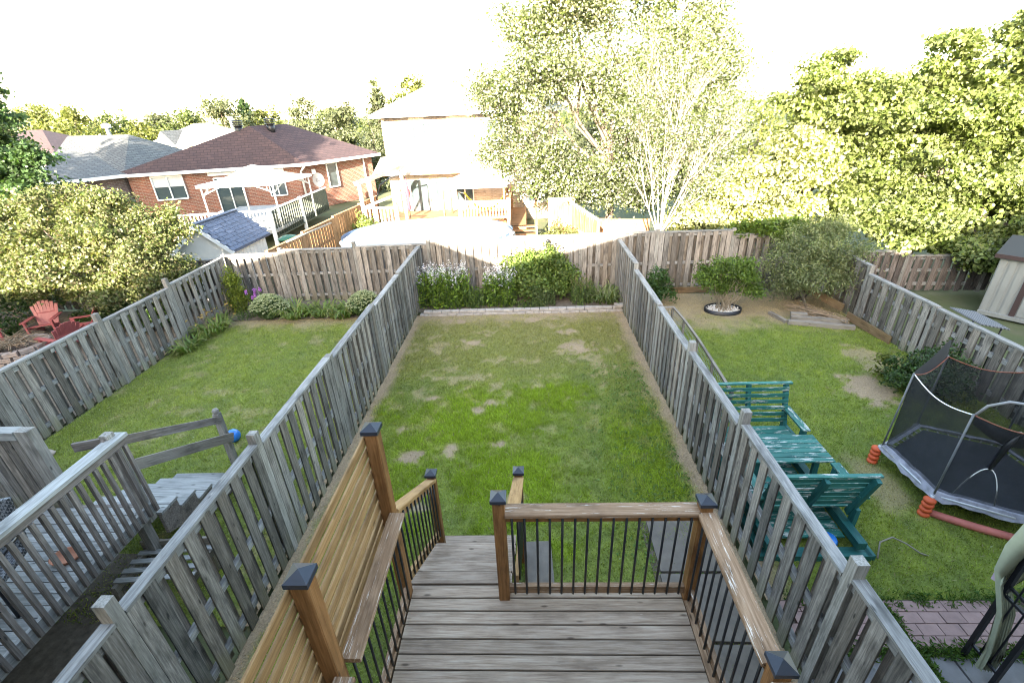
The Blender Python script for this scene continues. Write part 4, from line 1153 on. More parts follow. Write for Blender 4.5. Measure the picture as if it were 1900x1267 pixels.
# above-ground pool with a cover
pool = thing('swimming_pool', 'round above-ground pool under a pale blue grey cover', 'pool', (-3.45, 15.9, 0), world=True)
pcx, pcy, prx, pry = -3.5, 16.0, 2.95, 2.2
def pool_build():
    n = 48; vs, fs = [], []
    for z in (0, 1.16):
        for j in range(n): t = 2*pi*j/n; vs.append((pcx+prx*cos(t), pcy+pry*sin(t), z))
    for j in range(n): fs.append((j, (j+1) % n, n+(j+1) % n, n+j))
    msh(pool, 'side_wall', M_POOLBLUE, vs, fs, True)
    vs, fs = [], []; rows = 10
    for i in range(rows+1):
        r = 1.03-i/rows
        for j in range(n):
            t = 2*pi*j/n; rr_ = max(r, 0.001)
            x = pcx+prx*rr_*cos(t); y = pcy+pry*rr_*sin(t)
            z = 1.20-.06*(1-rr_)+.035*sin(5*t+2*rr_)*rr_+(.03*sin(x*3.1+y)+.025*sin(y*4-x*1.7)+.012*sin(x*11+y*5)+.01*sin(y*13-x*6))
            if i == 0: z -= .24+.05*sin(9*t)
            vs.append((x, y, z))
    for i in range(rows):
        for j in range(n): fs.append((i*n+j, i*n+(j+1) % n, (i+1)*n+(j+1) % n, (i+1)*n+j))
    msh(pool, 'cover', M_POOL, vs, fs, True)
    for j in range(0, n, 6):
        t = 2*pi*j/n; beam(pool, 'upright', M_OFFWHITE, (pcx+(prx+.05)*cos(t), pcy+(pry+.05)*sin(t), 0), (pcx+(prx+.05)*cos(t), pcy+(pry+.05)*sin(t), 1.0), .12, .06, (cos(t), sin(t), 0))
pool_build()
pp = thing('pool_pole', 'pale pole leaning along the brown cedar fence', 'pole', (-7.0, 13.2, 0), world=True)
tube(pp, 'shaft', M_TIMBER, [(-7.0, 13.1, 1.66), (-6.95, 16.3, 1.5)], .03)
# fences right of the pale house
fence('wooden_fence', 'sunlit brown and white fence end right of the pale house stairs', [(.75, 17.0), (1.6, 17.0), (2.1, 14.2)], [1.95, 1.75], mat=M_CEDAR, post_mat=M_CEDAR, cap_mat=M_OFFWHITE, seed=9, mid=(1.0,), pitch=.19, bw=.12)
fence('wooden_fence', 'low brown fence between the trunks of the pale stemmed tree', [(2.4, 17.4), (3.3, 17.2), (4.3, 17.0)], [1.1, 1.1], mat=M_CEDAR, post_mat=M_CEDAR, cap_mat=M_CEDAR, seed=10, mid=(.6,), pitch=.19, bw=.12)
# ================================================================== RIGHT YARD THINGS
# teal glider set
gl = thing('garden_glider', 'peeling teal glider with two facing benches and a slatted table on a platform', 'glider', (3.4, 4.95, 0), world=True)
gx0, gx1 = 2.66, 3.84
for k in range(14):
    y = 4.0+k*.135
    beam(gl, 'platform_slat', M_TEAL, (gx0+.06, y+.07, .13), (gx1-.16, y+.07, .13), .115, .022)
for x in (gx0+.05, gx1-.10): beam(gl, 'side_beam', M_TEALDARK, (x, 3.82, .20), (x, 6.02, .20), .10, .10)
for y in (3.84, 6.0): beam(gl, 'base_skid', M_TEALDARK, (gx0-.02, y, .05), (gx1+.03, y, .05), .13, .09)
for x in (gx0-.02, gx1+.02): beam(gl, 'ground_rail', M_TEALDARK, (x, 3.78, .05), (x, 6.06, .05), .09, .09)
def gl_bench(yf, s):
    """s=+1: seat opens towards +y"""
    yb = yf
    for k in range(5):
        y = yb+s*(.10+k*.095)
        beam(gl, 'seat_slat', M_TEAL, (gx0+.02, y, .42-.006*(4-k)), (gx1-.02, y, .42-.006*(4-k)), .08, .022)
    for k in range(6):
        z = .50+k*.092; y = yb-s*(-.03+.026*k)
        beam(gl, 'back_slat', M_TEAL, (gx0+.02, y, z), (gx1-.02, y, z), .018, .058, bev=0)
    zt = 1.02; y = yb-s*.16
    beam(gl, 'back_cap', M_TEAL, (gx0-.02, y+s*.03, zt+.03), (gx1+.02, y+s*.03, zt+.03), .055, .022)
    for x in (gx0+.04, (gx0+gx1)/2, gx1-.04):
        beam(gl, 'back_post', M_TEALDARK, (x, yb+s*.06, .30 if x != (gx0+gx1)/2 else .33), (x, yb-s*.17, 1.02), .05, .075, (0, 1, 0))
    for x in (gx0+.02, gx1-.02):
        beam(gl, 'seat_arm', M_TEAL, (x, yb+s*-.08, .66), (x, yb+s*.52, .66), .11, .026)
        beam(gl, 'arm_post', M_TEALDARK, (x, yb+s*.46, .2), (x, yb+s*.46, .65), .05, .085, (0, 1, 0))
        beam(gl, 'seat_bearer', M_TEALDARK, (x, yb, .37), (x, yb+s*.54, .39), .045, .08)
        beam(gl, 'hanger_leg', M_TEALDARK, (x, yb-s*.02, .12), (x, yb-s*.02, .45), .05, .085, (0, 1, 0))
gl_bench(4.18, 1); gl_bench(5.88, -1)
for k in range(6): beam(gl, 'table_slat', M_TEAL, (gx0+.20, 4.83+k*.094, .60), (gx1+.06, 4.83+k*.094, .60), .082, .022)
for y in (4.86, 5.24):
    for x in (gx0+.3, gx1-.12): beam(gl, 'table_leg', M_TEALDARK, (x, y, .18), (x, y+.02, .585), .07, .045, (0, 1, 0))
bl = thing('blue_lid', 'bright blue plastic lid lying under the near teal bench', 'lid', (3.42, 4.0, .03), world=True)
lathe(bl, 'disc', M_BALL, (3.45, 3.97, .15), [(.01, .03), (.09, .03), (.11, 0)], 14)
M_HOSE = plain('pale_hose', (.22, .2, .16), .6, .1, 5)
wr = thing('garden_hose', 'thin pale hose curving over the grass beside the near teal bench', 'hose', (4.1, 3.95, 0), world=True)
tube(wr, 'hose', M_HOSE, [(3.95, 3.80, .03), (4.05, 3.95, .12), (4.22, 4.0, .14), (4.36, 3.95, .09), (4.46, 3.85, .05), (4.55, 3.84, .02)], .010)
# trampoline
tr = thing('trampoline', 'hexagonal trampoline with a black safety net and lilac edge pads', 'trampoline', (5.78, 4.96, 0), world=True)
tc_, TR = V((5.80, 4.95, 0)), .94
def hexp(r, z, k): a = radians(90+60*k); return tc_+V((cos(a)*r, sin(a)*r, z))
M_RIM = plain('rust_webbing', (.22, .07, .04), .7, .3, 9)
def tramp():
    TB = .34
    vs = [hexp(TR*.86, TB, k) for k in range(6)]+[hexp(TR*.86, TB-.012, k) for k in range(6)]
    msh(tr, 'jumping_mat', M_MAT, vs, [(0, 1, 2, 3, 4, 5), (11, 10, 9, 8, 7, 6)]+[(k, 6+k, 6+(k+1) % 6, (k+1) % 6) for k in range(6)])
    for k in range(6):
        j = (k+1) % 6
        a, b, c, d = hexp(TR*.99, TB+.03, k), hexp(TR*.99, TB+.03, j), hexp(TR*.90, TB+.035, j), hexp(TR*.90, TB+.035, k)
        e, f = hexp(TR*1.05, TB-.05, k), hexp(TR*1.05, TB-.05, j)
        rg = random.Random(k); top = []; n = 8
        vs, fs = [], []
        for i in range(n+1):
            s = i/n; w = rg.uniform(-.012, .012)
            vs += [d.lerp(c, s)+V((0, 0, w)), a.lerp(b, s)+V((0, 0, w*.5)), e.lerp(f, s)+V((w, w, rg.uniform(-.03, .02)))]
        for i in range(n): fs += [(3*i, 3*i+3, 3*i+4, 3*i+1), (3*i+1, 3*i+4, 3*i+5, 3*i+2)]
        msh(tr, 'edge_pad', M_PAD, vs, fs)
        tube(tr, 'frame_tube', M_STEEL, [hexp(TR, TB-.02, k), hexp(TR, TB-.02, j)], .022)
        for i in range(7):
            s = (i+.5)/7; p = hexp(TR*.86, TB, k).lerp(hexp(TR*.86, TB, j), s); q = hexp(TR*.94, TB+.01, k).lerp(hexp(TR*.94, TB+.01, j), s)
            tube(tr, 'spring', M_STEEL, [p, q], .008, 4)
        # net panel
        nt_, nb = 1.52, TB+.02
        n = 10; vs, fs = [], []
        P, Q = hexp(TR*.96, 0, k), hexp(TR*.96, 0, j)
        for i in range(n+1):
            s = i/n; p = P.lerp(Q, s); sag = .10*sin(pi*s); inn = (tc_-p).normalized()
            for m_ in range(5):
                t = m_/4; q = p+inn*.05*sin(pi*s)*(1-abs(2*t-1)); q.z = nb+(nt_-sag*t-nb)*t; vs.append(q)
        for i in range(n):
            for m_ in range(4): fs.append((i*5+m_, i*5+5+m_, i*5+6+m_, i*5+1+m_))
        msh(tr, 'net_panel', M_NET, vs, fs, True)
        rim = [P.lerp(Q, i/10)+V((0, 0, nt_-.10*sin(pi*i/10)+.004)) for i in range(11)]
        tube(tr, 'net_rim', M_RIM if k != 1 else M_WHITE, rim, .007, 5)
        tube(tr, 'net_pole', M_POLE, [hexp(TR*1.0, .30, k), hexp(TR*.97, 1.54, k)], .012, 6)
        # padded corner leg
        for z in (.035, .115, .19, .26): 
            if k in (1, 2, 3): lathe(tr, 'foam_bumper', M_ORANGE, hexp(TR*1.05, z, k), [(.03, -.04), (.062, -.02), (.068, .0), (.062, .02), (.03, .04)], 12)
        tube(tr, 'leg', M_STEEL, [hexp(TR*1.04, 0, k), hexp(TR*1.02, .33, k)], .024)
    # zipped entrance flap on the front-left panel (corner 2 -> 3)
    P, Q = hexp(TR*.93, 0, 2), hexp(TR*.93, 0, 3)
    arch = [P.lerp(Q, .16+.44*i/12)+V((0, 0, .38+.48*sin(pi*i/12)**.8)) for i in range(13)]
    tube(tr, 'zip_edge', M_WHITE, arch, .007, 4)
    top = arch[6]; tube(tr, 'rolled_flap', M_BLACK, [top, P.lerp(Q, .42)+V((0, 0, 1.2)), P.lerp(Q, .48)+V((0, 0, 1.42))], [.02, .035, .02], 6)
    # sagging storage pocket under the near rim
    vs, fs = [], []
    for i in range(11):
        s = i/10; p = P.lerp(Q, .02+.9*s); inn = (tc_-p).normalized()
        k = sin(pi*s)
        vs += [p+V((0, 0, 1.50-.10*k)), p+inn*.16*k+V((0, 0, 1.42-.16*k)), p+inn*.05*k+V((0, 0, 1.40-.22*k))]
    for i in range(10): fs += [(3*i, 3*i+3, 3*i+4, 3*i+1), (3*i+1, 3*i+4, 3*i+5, 3*i+2), (3*i+2, 3*i+5, 3*i+3, 3*i)]
    msh(tr, 'storage_pocket', M_MAT, vs, fs, True)
    tube(tr, 'hoop_arch', M_STEEL2, [P+V((0, 0, 1.5)), P.lerp(Q, .08)+V((0, 0, 1.66)), P.lerp(Q, .25)+V((0, 0, 1.76)), P.lerp(Q, .6)+V((0, 0, 1.78)), P.lerp(Q, .9)+V((0, 0, 1.66)), Q+V((0, 0, 1.5))], .016, 6)
    # tall padded hood over the left corner
    vs, fs = [], []
    a, b = hexp(TR*.97, 1.50, 1), hexp(TR*.97, 1.50, 0)
    for i in range(13):
        s = i/12; p = a.lerp(b, s)-V((0, 0, .10*sin(pi*s))); vs += [p, p+V((0, 0, .02+.34*min(1, s*1.25)**.8*(1 if s < .8 else sqrt(max(0, 1-((s-.8)/.2)**2)))))-(tc_-p).normalized()*.02]
    for i in range(12): fs.append((2*i, 2*i+2, 2*i+3, 2*i+1))
    msh(tr, 'net_hood', M_MAT, vs, fs, True)
tramp()
nd = thing('foam_tube', 'long pink foam tube lying on the grass in front of the trampoline', 'foam tube', (5.3, 4.25, 0), world=True)
tube(nd, 'tube', M_PINKTUBE, [(4.98, 4.48, .05), (5.15, 4.36, .05), (5.4, 4.2, .055), (5.7, 4.05, .05), (6.1, 3.9, .05)], [.045, .05, .052, .05, .045], 10)
# gazebo of the right neighbour, only its corner post and tied curtain in view
gz = thing('gazebo', 'black metal gazebo corner with tied olive curtains at the lower right', 'gazebo', (4.05, 2.6, 0), world=True)
gxp, gyp = 3.98, 2.66
def gz_post(x0, y0, x1, y1):
    for x, y in ((x0, y0), (x1, y1)): beam(gz, 'post', M_BLACK, (x, y, .05), (x, y, 2.25), .035, .035, (1, 0, 0))
    for i in range(1, 3):
        x = x0+(x1-x0)*i/3; y = y0+(y1-y0)*i/3; tube(gz, 'lattice_bar', M_BLACK, [(x, y, .25), (x, y, 2.1)], .008, 5)
    for z in (.25, .95, 1.05, 2.1): beam(gz, 'lattice_rail', M_BLACK, (x0, y0, z), (x1, y1, z), .02, .025)
gz_post(4.02, 2.72, 4.02, 2.44)
gz_post(6.6, gyp, 6.9, gyp)
beam(gz, 'roof_beam', M_BLACK, (gxp-.02, gyp+.02, 2.24), (6.95, gyp+.02, 2.24), .04, .05); beam(gz, 'roof_beam', M_BLACK, (gxp, gyp, 2.24), (gxp, .8, 2.24), .04, .05)
msh(gz, 'roof', M_CURTAIN, [(gxp-.1, gyp+.12, 2.27), (7.0, gyp+.12, 2.27), (7.0, .6, 2.27), (gxp-.1, .6, 2.27), (5.4, 1.6, 3.0)], [(0, 1, 4), (1, 2, 4), (2, 3, 4), (3, 0, 4)])
def curtain(pts, w, mat, name, folds=9):
    """hanging cloth along a row of (centre, width) heights"""
    vs, fs = [], []; n = folds*4
    for (x, y, z), ww in zip(pts, w):
        for i in range(n+1):
            s = i/n
            a_ = min(1, ww*1.6+.25); vs.append((x+(s-.5)*ww+.012*sin(s*folds*4*pi+1)*a_, y+.075*sin(s*folds*2*pi+z)*a_*(.6+.4*sin(7*s+2)), z+.03*sin(9*s)*a_))
    for r in range(len(pts)-1):
        for i in range(n): fs.append((r*(n+1)+i, r*(n+1)+i+1, (r+1)*(n+1)+i+1, (r+1)*(n+1)+i))
    return msh(gz, name, mat, vs, fs, True)
curtain([(4.66, gyp+.05, 2.2), (4.46, gyp+.10, 1.8), (4.19, gyp+.12, 1.4), (4.05, gyp+.11, 1.15), (4.0, gyp+.08, 1.03), (4.03, gyp-.02, .8), (4.06, gyp-.09, .35), (4.06, gyp-.10, .12)],
        [1.4, .94, .48, .24, .10, .12, .13, .13], M_CURTAIN, 'curtain')
curtain([(4.5, gyp+.16, 1.48), (4.28, gyp+.19, 1.28), (4.10, gyp+.18, 1.10), (4.01, gyp+.13, 1.02)], [.4, .26, .14, .10], M_CURTAIN2, 'curtain_band', 6)
# metal shed at far right
ms = thing('metal_shed', 'pale metal garden shed with brown trim and sliding doors at the right edge', 'shed', (10.9, 10.7, 0), world=True)
a = V((10.78, 10.66, 0)); dx = V((.62, -.785, 0)).normalized(); L = 3.2; dy = V((.785, .62, 0)); hh = 1.42
def msq(s0, s1, z0, z1, off, mat, name, par=ms):
    n = -dy*off
    beam(par, name, mat, a+dx*s0+n+V((0, 0, (z0+z1)/2)), a+dx*s1+n+V((0, 0, (z0+z1)/2)), .02, z1-z0)
msq(0, L, .06, hh, .0, M_SHEDWALL, 'front_wall')
for s in (0.0, .17, .34): msq(s+.02, s+.13, .08, hh-.02, .02, M_SHEDWALL, 'wall_rib')
msq(.52, .62, .06, hh, .03, M_SHEDTRIM, 'door_jamb'); msq(2.6, 2.7, .06, hh, .03, M_SHEDTRIM, 'door_jamb'); msq(.5, 2.72, hh-.10, hh, .032, M_SHEDWALL, 'door_header')
dr = None
for s0, s1 in ((.64, 1.60), (1.62, 2.58)):
    msq(s0, s1, .12, hh-.12, .025, M_SHEDWALL, 'door')
    msq((s1-.1 if s0 < 1 else s0+.04), (s1-.04 if s0 < 1 else s0+.1), .72, .84, .04, M_BLACK, 'handle')
beam(ms, 'sill', M_SHEDWALL, a-dy*.05+V((0, 0, .06)), a+dx*L-dy*.05+V((0, 0, .06)), .12, .08)
q = [a, a+dx*L, a+dx*L+dy*2.2, a+dy*2.2]
msh(ms, 'side_wall', M_SHEDWALL, [(p.x, p.y, z) for z in (.05, hh) for p in q], [(3, 0, 4, 7), (1, 2, 6, 5), (2, 3, 7, 6)])
ovh = [a-dx*.1-dy*.1, a+dx*(L+.1)-dy*.1, a+dx*(L+.1)+dy*2.3, a-dx*.1+dy*2.3]; mid_ = [a-dx*.1+dy*1.1, a+dx*(L+.1)+dy*1.1]
msh(ms, 'roof', M_SH_GREY, [(p.x, p.y, hh+.03) for p in ovh]+[(p.x, p.y, hh+.26) for p in mid_], [(0, 1, 5, 4), (2, 3, 4, 5), (0, 4, 3), (1, 2, 5)])
beam(ms, 'fascia', M_SHEDTRIM, ovh[0]+V((0, 0, hh+.0)), ovh[1]+V((0, 0, hh+.0)), .03, .09)
aw = thing('striped_awning', 'small grey and white striped awning behind the right fence', 'awning', (8.35, 8.4, 0), world=True)
msh(aw, 'cloth', M_STRIPE, [(8.0, 8.45, 1.14), (8.0, 7.75, 1.10), (8.55, 7.75, .98), (8.62, 8.1, .97), (8.5, 8.45, 1.04), (8.0, 8.45, 1.12), (8.0, 7.75, 1.08), (8.55, 7.75, .96), (8.62, 8.1, .95), (8.5, 8.45, 1.02)],
    [(0, 1, 2, 3, 4), (9, 8, 7, 6, 5), (0, 5, 6, 1), (1, 6, 7, 2), (2, 7, 8, 3), (3, 8, 9, 4), (4, 9, 5, 0)])
for x, y in ((8.05, 8.35), (8.05, 7.85), (8.5, 7.85), (8.45, 8.35)): tube(aw, 'leg', M_BLACK, [(x, y, 0), (x, y, 1.0)], .015)
# wire plant frames along the inside of the fence
wf = thing('wire_trellis', 'low wooden trellis with wire mesh along the fence in the right yard', 'trellis', (3.0, 8.2, 0), world=True)
fp = [(2.62, 9.35, .9), (3.05, 9.3, .92), (3.16, 8.85, .82), (3.12, 7.9, .86), (3.08, 7.0, .86), (3.02, 6.05, .88)]
for i in range(len(fp)-1):
    p, q = V(fp[i]), V(fp[i+1]); beam(wf, 'top_bar', M_TIMBER, p, q, .045, .035)
    vs = [p, q, V((q.x, q.y, .05)), V((p.x, p.y, .05))]
    lst = []
    for k in range(1, 12): s = k/12; lst.append(([p.lerp(q, s), V((p.x, p.y, .05)).lerp(V((q.x, q.y, .05)), s)], .003))
    for k in range(1, 8): s = k/8; lst.append(([p.lerp(V((p.x, p.y, .05)), s), q.lerp(V((q.x, q.y, .05)), s)], .003))
    tubes(wf, 'wire_mesh', M_STEEL, lst, 3)
for x, y, z in fp: beam(wf, 'stake', M_TIMBER, (x, y, 0), (x, y, z), .045, .045, (1, 0, 0))
# timber edging, sticks
te = thing('timber_border', 'grey landscape timbers edging an empty corner bed in the right yard', 'timber', (6.7, 10.0, 0), world=True)
beam(te, 'timber', M_TIMBER, (6.10, 10.25, .06), (7.40, 9.86, .06), .12, .11); beam(te, 'timber', M_TIMBER, (6.20, 10.36, .14), (7.30, 10.02, .14), .11, .09)
beam(te, 'timber', M_TIMBER, (6.22, 10.42, .21), (6.56, 10.34, .21), .12, .05); beam(te, 'timber', M_TIMBER, (5.95, 10.85, .05), (6.08, 10.28, .05), .08, .09)
fb_ = thing('fence_board', 'new brown boards leaning along the foot of the right fence', 'boards', (7.4, 10, 0), world=True)
for (p, q) in (((7.0, 11.9, .46), (7.50, 10.55, .26)), ((7.46, 10.3, .18), (7.66, 9.1, .10))): beam(fb_, 'board', M_NEWWOOD, p, q, .03, .19)
beam(fb_, 'stake', M_TIMBER, (6.95, 10.95, .0), (7.02, 11.8, .5), .05, .04, (1, 0, 0))
stk = thing('branch_pile', 'pile of cut dry branches on the timber border', 'branches', (7.0, 10.3, 0), world=True)
lst = []
for i in range(34):
    p = V((7.25+random.uniform(-.15, .15), 10.05+random.uniform(-.15, .15), .1+random.uniform(0, .12))); q = V((6.5+random.uniform(-.25, .4), 11.0+random.uniform(-.35, .25), .12+random.uniform(0, .18)))
    lst.append((wob(p, q, 4, .05), taper(.012, .004, 4)))
tubes(stk, 'branch', M_STICK, lst)
for (z0, y0, nm) in ((0, 12.50, 'base board of the back fence in the right yard'),):
    bb = thing('kick_board', 'pale board along the foot of the back fence in the right yard', 'board', (4.0, 12.45, 0), world=True)
    beam(bb, 'board', M_NEWWOOD, (3.6, 12.46, .10), (5.0, 12.46, .10), .03, .17); beam(bb, 'board', M_FENCE_POST, (5.05, 12.40, .06), (7.0, 12.38, .06), .05, .09)
# shrub ring planter
ring = thing('planter_ring', 'black edged oval of white pebbles round the lone shrub', 'planter', (4.9, 11.15, 0), world=True)
n = 28; vs, fs = [], []
for r, z in ((.46, 0), (.46, .11), (.43, .11), (.43, .02)):
    for j in range(n): t = 2*pi*j/n; vs.append((4.9+r*cos(t), 11.12+r*.72*sin(t), z))
for i in range(3):
    for j in range(n): fs.append((i*n+j, i*n+(j+1) % n, (i+1)*n+(j+1) % n, (i+1)*n+j))
msh(ring, 'edging', M_BLACK, vs, fs, True)
vs, fs = [], []
for i in range(420):
    t = random.uniform(0, 2*pi); r = .42*sqrt(random.random()); c = V((4.9+r*cos(t), 11.12+r*.72*sin(t), .06+random.uniform(0, .02))); s = random.uniform(.012, .024); o = len(vs)
    for d in ((1, 0, 0), (-1, 0, 0), (0, 1, 0), (0, -1, 0), (0, 0, .7), (0, 0, -.7)): vs.append(c+V(d)*s*random.uniform(.8, 1.3))
    for q in ((0, 2, 4), (2, 1, 4), (1, 3, 4), (3, 0, 4), (2, 0, 5), (1, 2, 5), (3, 1, 5), (0, 3, 5)): fs.append(tuple(o+k for k in q))
pb = msh(ring, 'pebbles', M_PEBBLE, vs, fs); pb['kind'] = 'stuff'
po = thing('flower_pot', 'small clay flower pot by the fence below the trellis', 'pot', (2.85, 9.5, 0), world=True)
lathe(po, 'pot', M_POT, (2.85, 9.5, 0), [(.07, 0), (.10, .16), (.11, .16), (.11, .19), (.09, .19), (.085, .14)], 14)
# stone edging of the middle flower bed, two courses
eg = thing('garden_edging', 'low two-course edging of pale tumbled blocks in front of the middle flower bed', 'edging', (-.3, 11.3, 0), world=True)
for r in range(2):
    x = XB+.12+(.10 if r else 0)
    while x < XC-.15:
        w = .235+random.uniform(-.02, .02)
        box(eg, 'block', M_BLOCK, (x+w/2, 11.30+.02*r+random.uniform(-.012, .012), .035+r*.075), (w-.012, .13, .072), random.uniform(-.05, .05), .01)
        x += w
box(eg, 'block', M_BLOCK, (XC-.14, 11.28, .185), (.22, .15, .075), .03, .01)
# ================================================================== FAR LEFT YARD: red chairs and fire pit
def adirondack(label, loc, rotz, mat=M_RED):
    t = thing('garden_chair', label, 'chair', loc, rotz, 'red slatted garden chairs round the fire pit')
    for k in range(5): beam(t, 'seat_slat', mat, (-.27, -.26+k*.105, .34-.028*(4-k)), (.27, -.26+k*.105, .34-.028*(4-k)), .09, .022)
    for k in range(7):
        s = (k-3)/3; h = .62-.13*s*s
        beam(t, 'back_slat', mat, (s*.20, -.28, .24), (s*.30, -.28-.26*h/.6, .30+h), .085, .022, (0, 1, 0))
    beam(t, 'back_brace', mat, (-.27, -.41, .56), (.27, -.41, .56), .03, .06)
    for sx in (-1, 1):
        beam(t, 'armrest', mat, (sx*.33, -.42, .50), (sx*.35, .30, .52), .12, .024)
        beam(t, 'leg', mat, (sx*.31, .24, 0), (sx*.32, .24, .50), .05, .09, (0, 1, 0)); beam(t, 'leg', mat, (sx*.30, .22, .32), (sx*.29, -.55, .02), .035, .10)
    t.scale = (.86, .86, .86)
    return t
adirondack('faded red slatted chair facing the fire pit, the upright one against the dark fence', (-12.75, 10.75, 0), radians(205))
adirondack('red slatted chair turned sideways, nearest the lilac bush', (-11.55, 10.55, 0), radians(118))
adirondack('deep red slatted chair seen from behind over the left fence', (-11.35, 9.75, 0), radians(75))
adirondack('red slatted chair cut by the left edge of the picture', (-13.35, 9.75, 0), radians(280))
fpit = thing('fire_pit', 'round fire pit of tumbled blocks in front of the red chairs', 'fire pit', (-12.1, 9.45, 0), world=True)
for r in range(3):
    for k in range(12):
        t = 2*pi*(k+.5*(r % 2))/12
        box(fpit, 'block', M_PITBLOCK, (-12.1+.5*cos(t), 9.45+.5*sin(t), .06+r*.115), (.25, .16, .108), t+pi/2, .012)
br = thing('branch_pile', 'heap of dry twigs lying on the fire pit', 'branches', (-12.1, 9.45, .38), world=True)
lst = []
for i in range(46):
    t = random.uniform(0, pi); c = V((-12.1+random.uniform(-.2, .2), 9.45+random.uniform(-.2, .2), .38+random.uniform(0, .14))); d = V((cos(t), sin(t), random.uniform(-.1, .15)))*random.uniform(.3, .6)
    lst.append((wob(c-d, c+d, 4, .06), taper(.012, .004, 4)))
tubes(br, 'twig', M_STICK, lst)
# ================================================================== TREES AND PLANTS
G_MAPLE = [(.165, .195, .065), (.105, .14, .035), (.21, .235, .10), (.06, .085, .02), (.135, .17, .045)]
G_SILVER_SHADE = [(.30, .31, .24), (.05, .07, .018), (.34, .34, .28), (.055, .08, .02), (.04, .055, .015), (.14, .17, .06)]  # dark leaf tones stand in for shaded leaves and gaps in the crown
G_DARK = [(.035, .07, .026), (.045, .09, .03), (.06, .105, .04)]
G_LILAC = [(.15, .175, .06), (.06, .085, .025), (.20, .21, .10), (.085, .11, .035), (.15, .125, .07)]
G_OLIVE = [(.16, .19, .085), (.12, .15, .06), (.22, .235, .12)]
G_BRIGHT = [(.10, .165, .03), (.13, .20, .035), (.08, .13, .03)]
G_FAR = [(.06, .08, .02), (.08, .095, .022), (.05, .07, .022)]
# big silvery tree behind the pale house's yard
tree('big_tree', 'tall airy silver leaved tree right of the pale house', (3.2, 19.0, 0),
     [(.2, 18.6, 3.6, 1.7, 1.6, 1.3), (-.1, 18.2, 5.6, 1.6, 1.6, 1.1), (.7, 19.0, 7.4, 1.5, 1.5, 1.2), (2.2, 18.8, 6.0, 1.9, 1.8, 1.5), (3.0, 19.0, 8.3, 2.0, 1.8, 1.4), (3.9, 18.6, 4.2, 1.8, 1.7, 1.5),
      (4.8, 19.2, 6.6, 1.5, 1.6, 1.6), (5.6, 19.0, 8.0, 1.1, 1.2, 1.4), (2.2, 18.2, 2.8, 1.7, 1.4, 1.2), (5.4, 18.4, 3.2, 1.5, 1.4, 1.3), (1.0, 18.5, 2.2, 1.3, 1.2, .8), (3.2, 19.2, 10.2, 2.4, 1.8, 1.4), (1.2, 19.0, 9.0, 1.3, 1.3, 1.1), (-.9, 18.4, 5.2, .95, 1.0, .8), (-1.0, 18.3, 3.5, .8, .9, .7), (.1, 18.8, 7.0, .9, 1.0, .7), (6.3, 19.2, 5.2, 1.3, 1.4, 1.5), (6.4, 19.4, 7.2, 1.0, 1.2, 1.3), (6.6, 18.6, 3.4, 1.3, 1.2, 1.2), (4.2, 18.2, 2.6, 1.6, 1.3, 1.1), (7.0, 18.8, 5.6, 1.0, 1.1, 1.0), (3.4, 17.8, 1.9, 1.5, 1.0, .7), (5.4, 17.6, 2.2, 1.3, 1.0, .9), (1.6, 18.6, 7.9, 1.3, 1.3, 1.0)],
     2100, 88, .092, .40, G_SILVER_SHADE, .17, (.1, 0, 2.2), M_BARK, seed=3, twigs=60, asp=.7, shell=.6, sub=8)
# pale, almost leafless many-stemmed tree
def bare_tree():
    rg = random.Random(5)
    t = thing('pale_stemmed_tree', 'pale many-stemmed tree with nearly bare branches just behind the back fence', 'tree', (3.95, 14.2, 0), world=True)
    lst = []; tips = []
    def grow(p, d, L, r, lev):
        k = 4; pts = [p]; q = p.copy()
        for i in range(k):
            d = (d+V((rg.uniform(-.12, .12), rg.uniform(-.12, .12), .05))).normalized(); q = q+d*L/k; pts.append(q.copy())
        lst.append((pts, taper(r, r*.45, k)))
        if lev < 3:
            for i in range(5 if lev < 2 else 3):
                s = rg.uniform(.3, 1); b = pts[min(k, int(s*k)+0)]
                nd = (d+V((rg.uniform(-.55, .55), rg.uniform(-.5, .5), rg.uniform(-.05, .35)))).normalized()
                grow(b, nd, L*rg.uniform(.42, .62), r*.42, lev+1)
        else: tips.append(q.copy())
    b = V((3.95, 14.2, 0))
    tube(t, 'trunk', M_PALEBARK, [b, b+V((0, 0, .8)), b+V((.02, 0, 1.5))], [.075, .06, .055], 8)
    for dx, L in ((-.50, 2.7), (-.34, 3.1), (-.18, 3.4), (-.05, 3.6), (.08, 3.7), (.2, 3.5), (.34, 3.2), (.50, 2.9), (.8, 2.0)):
        grow(b+V((dx*.2, 0, 1.35)), V((dx, rg.uniform(-.15, .15), 1)).normalized(), L, .024, 0)
    tubes(t, 'limb', M_PALEBARK, lst, 5)
    p = np.array([tuple(q) for q in tips]); p = np.repeat(p, 24, axis=0)+RNG.normal(0, .17, (len(tips)*24, 3))
    v, f = leaf_geo(p, RNG.uniform(.05, .10, len(p)), .3)
    msh(t, 'foliage', M_LEAF, v, f, False, np.repeat(mixcol(len(p), G_SILVER_SHADE), 4, axis=0))
bare_tree()
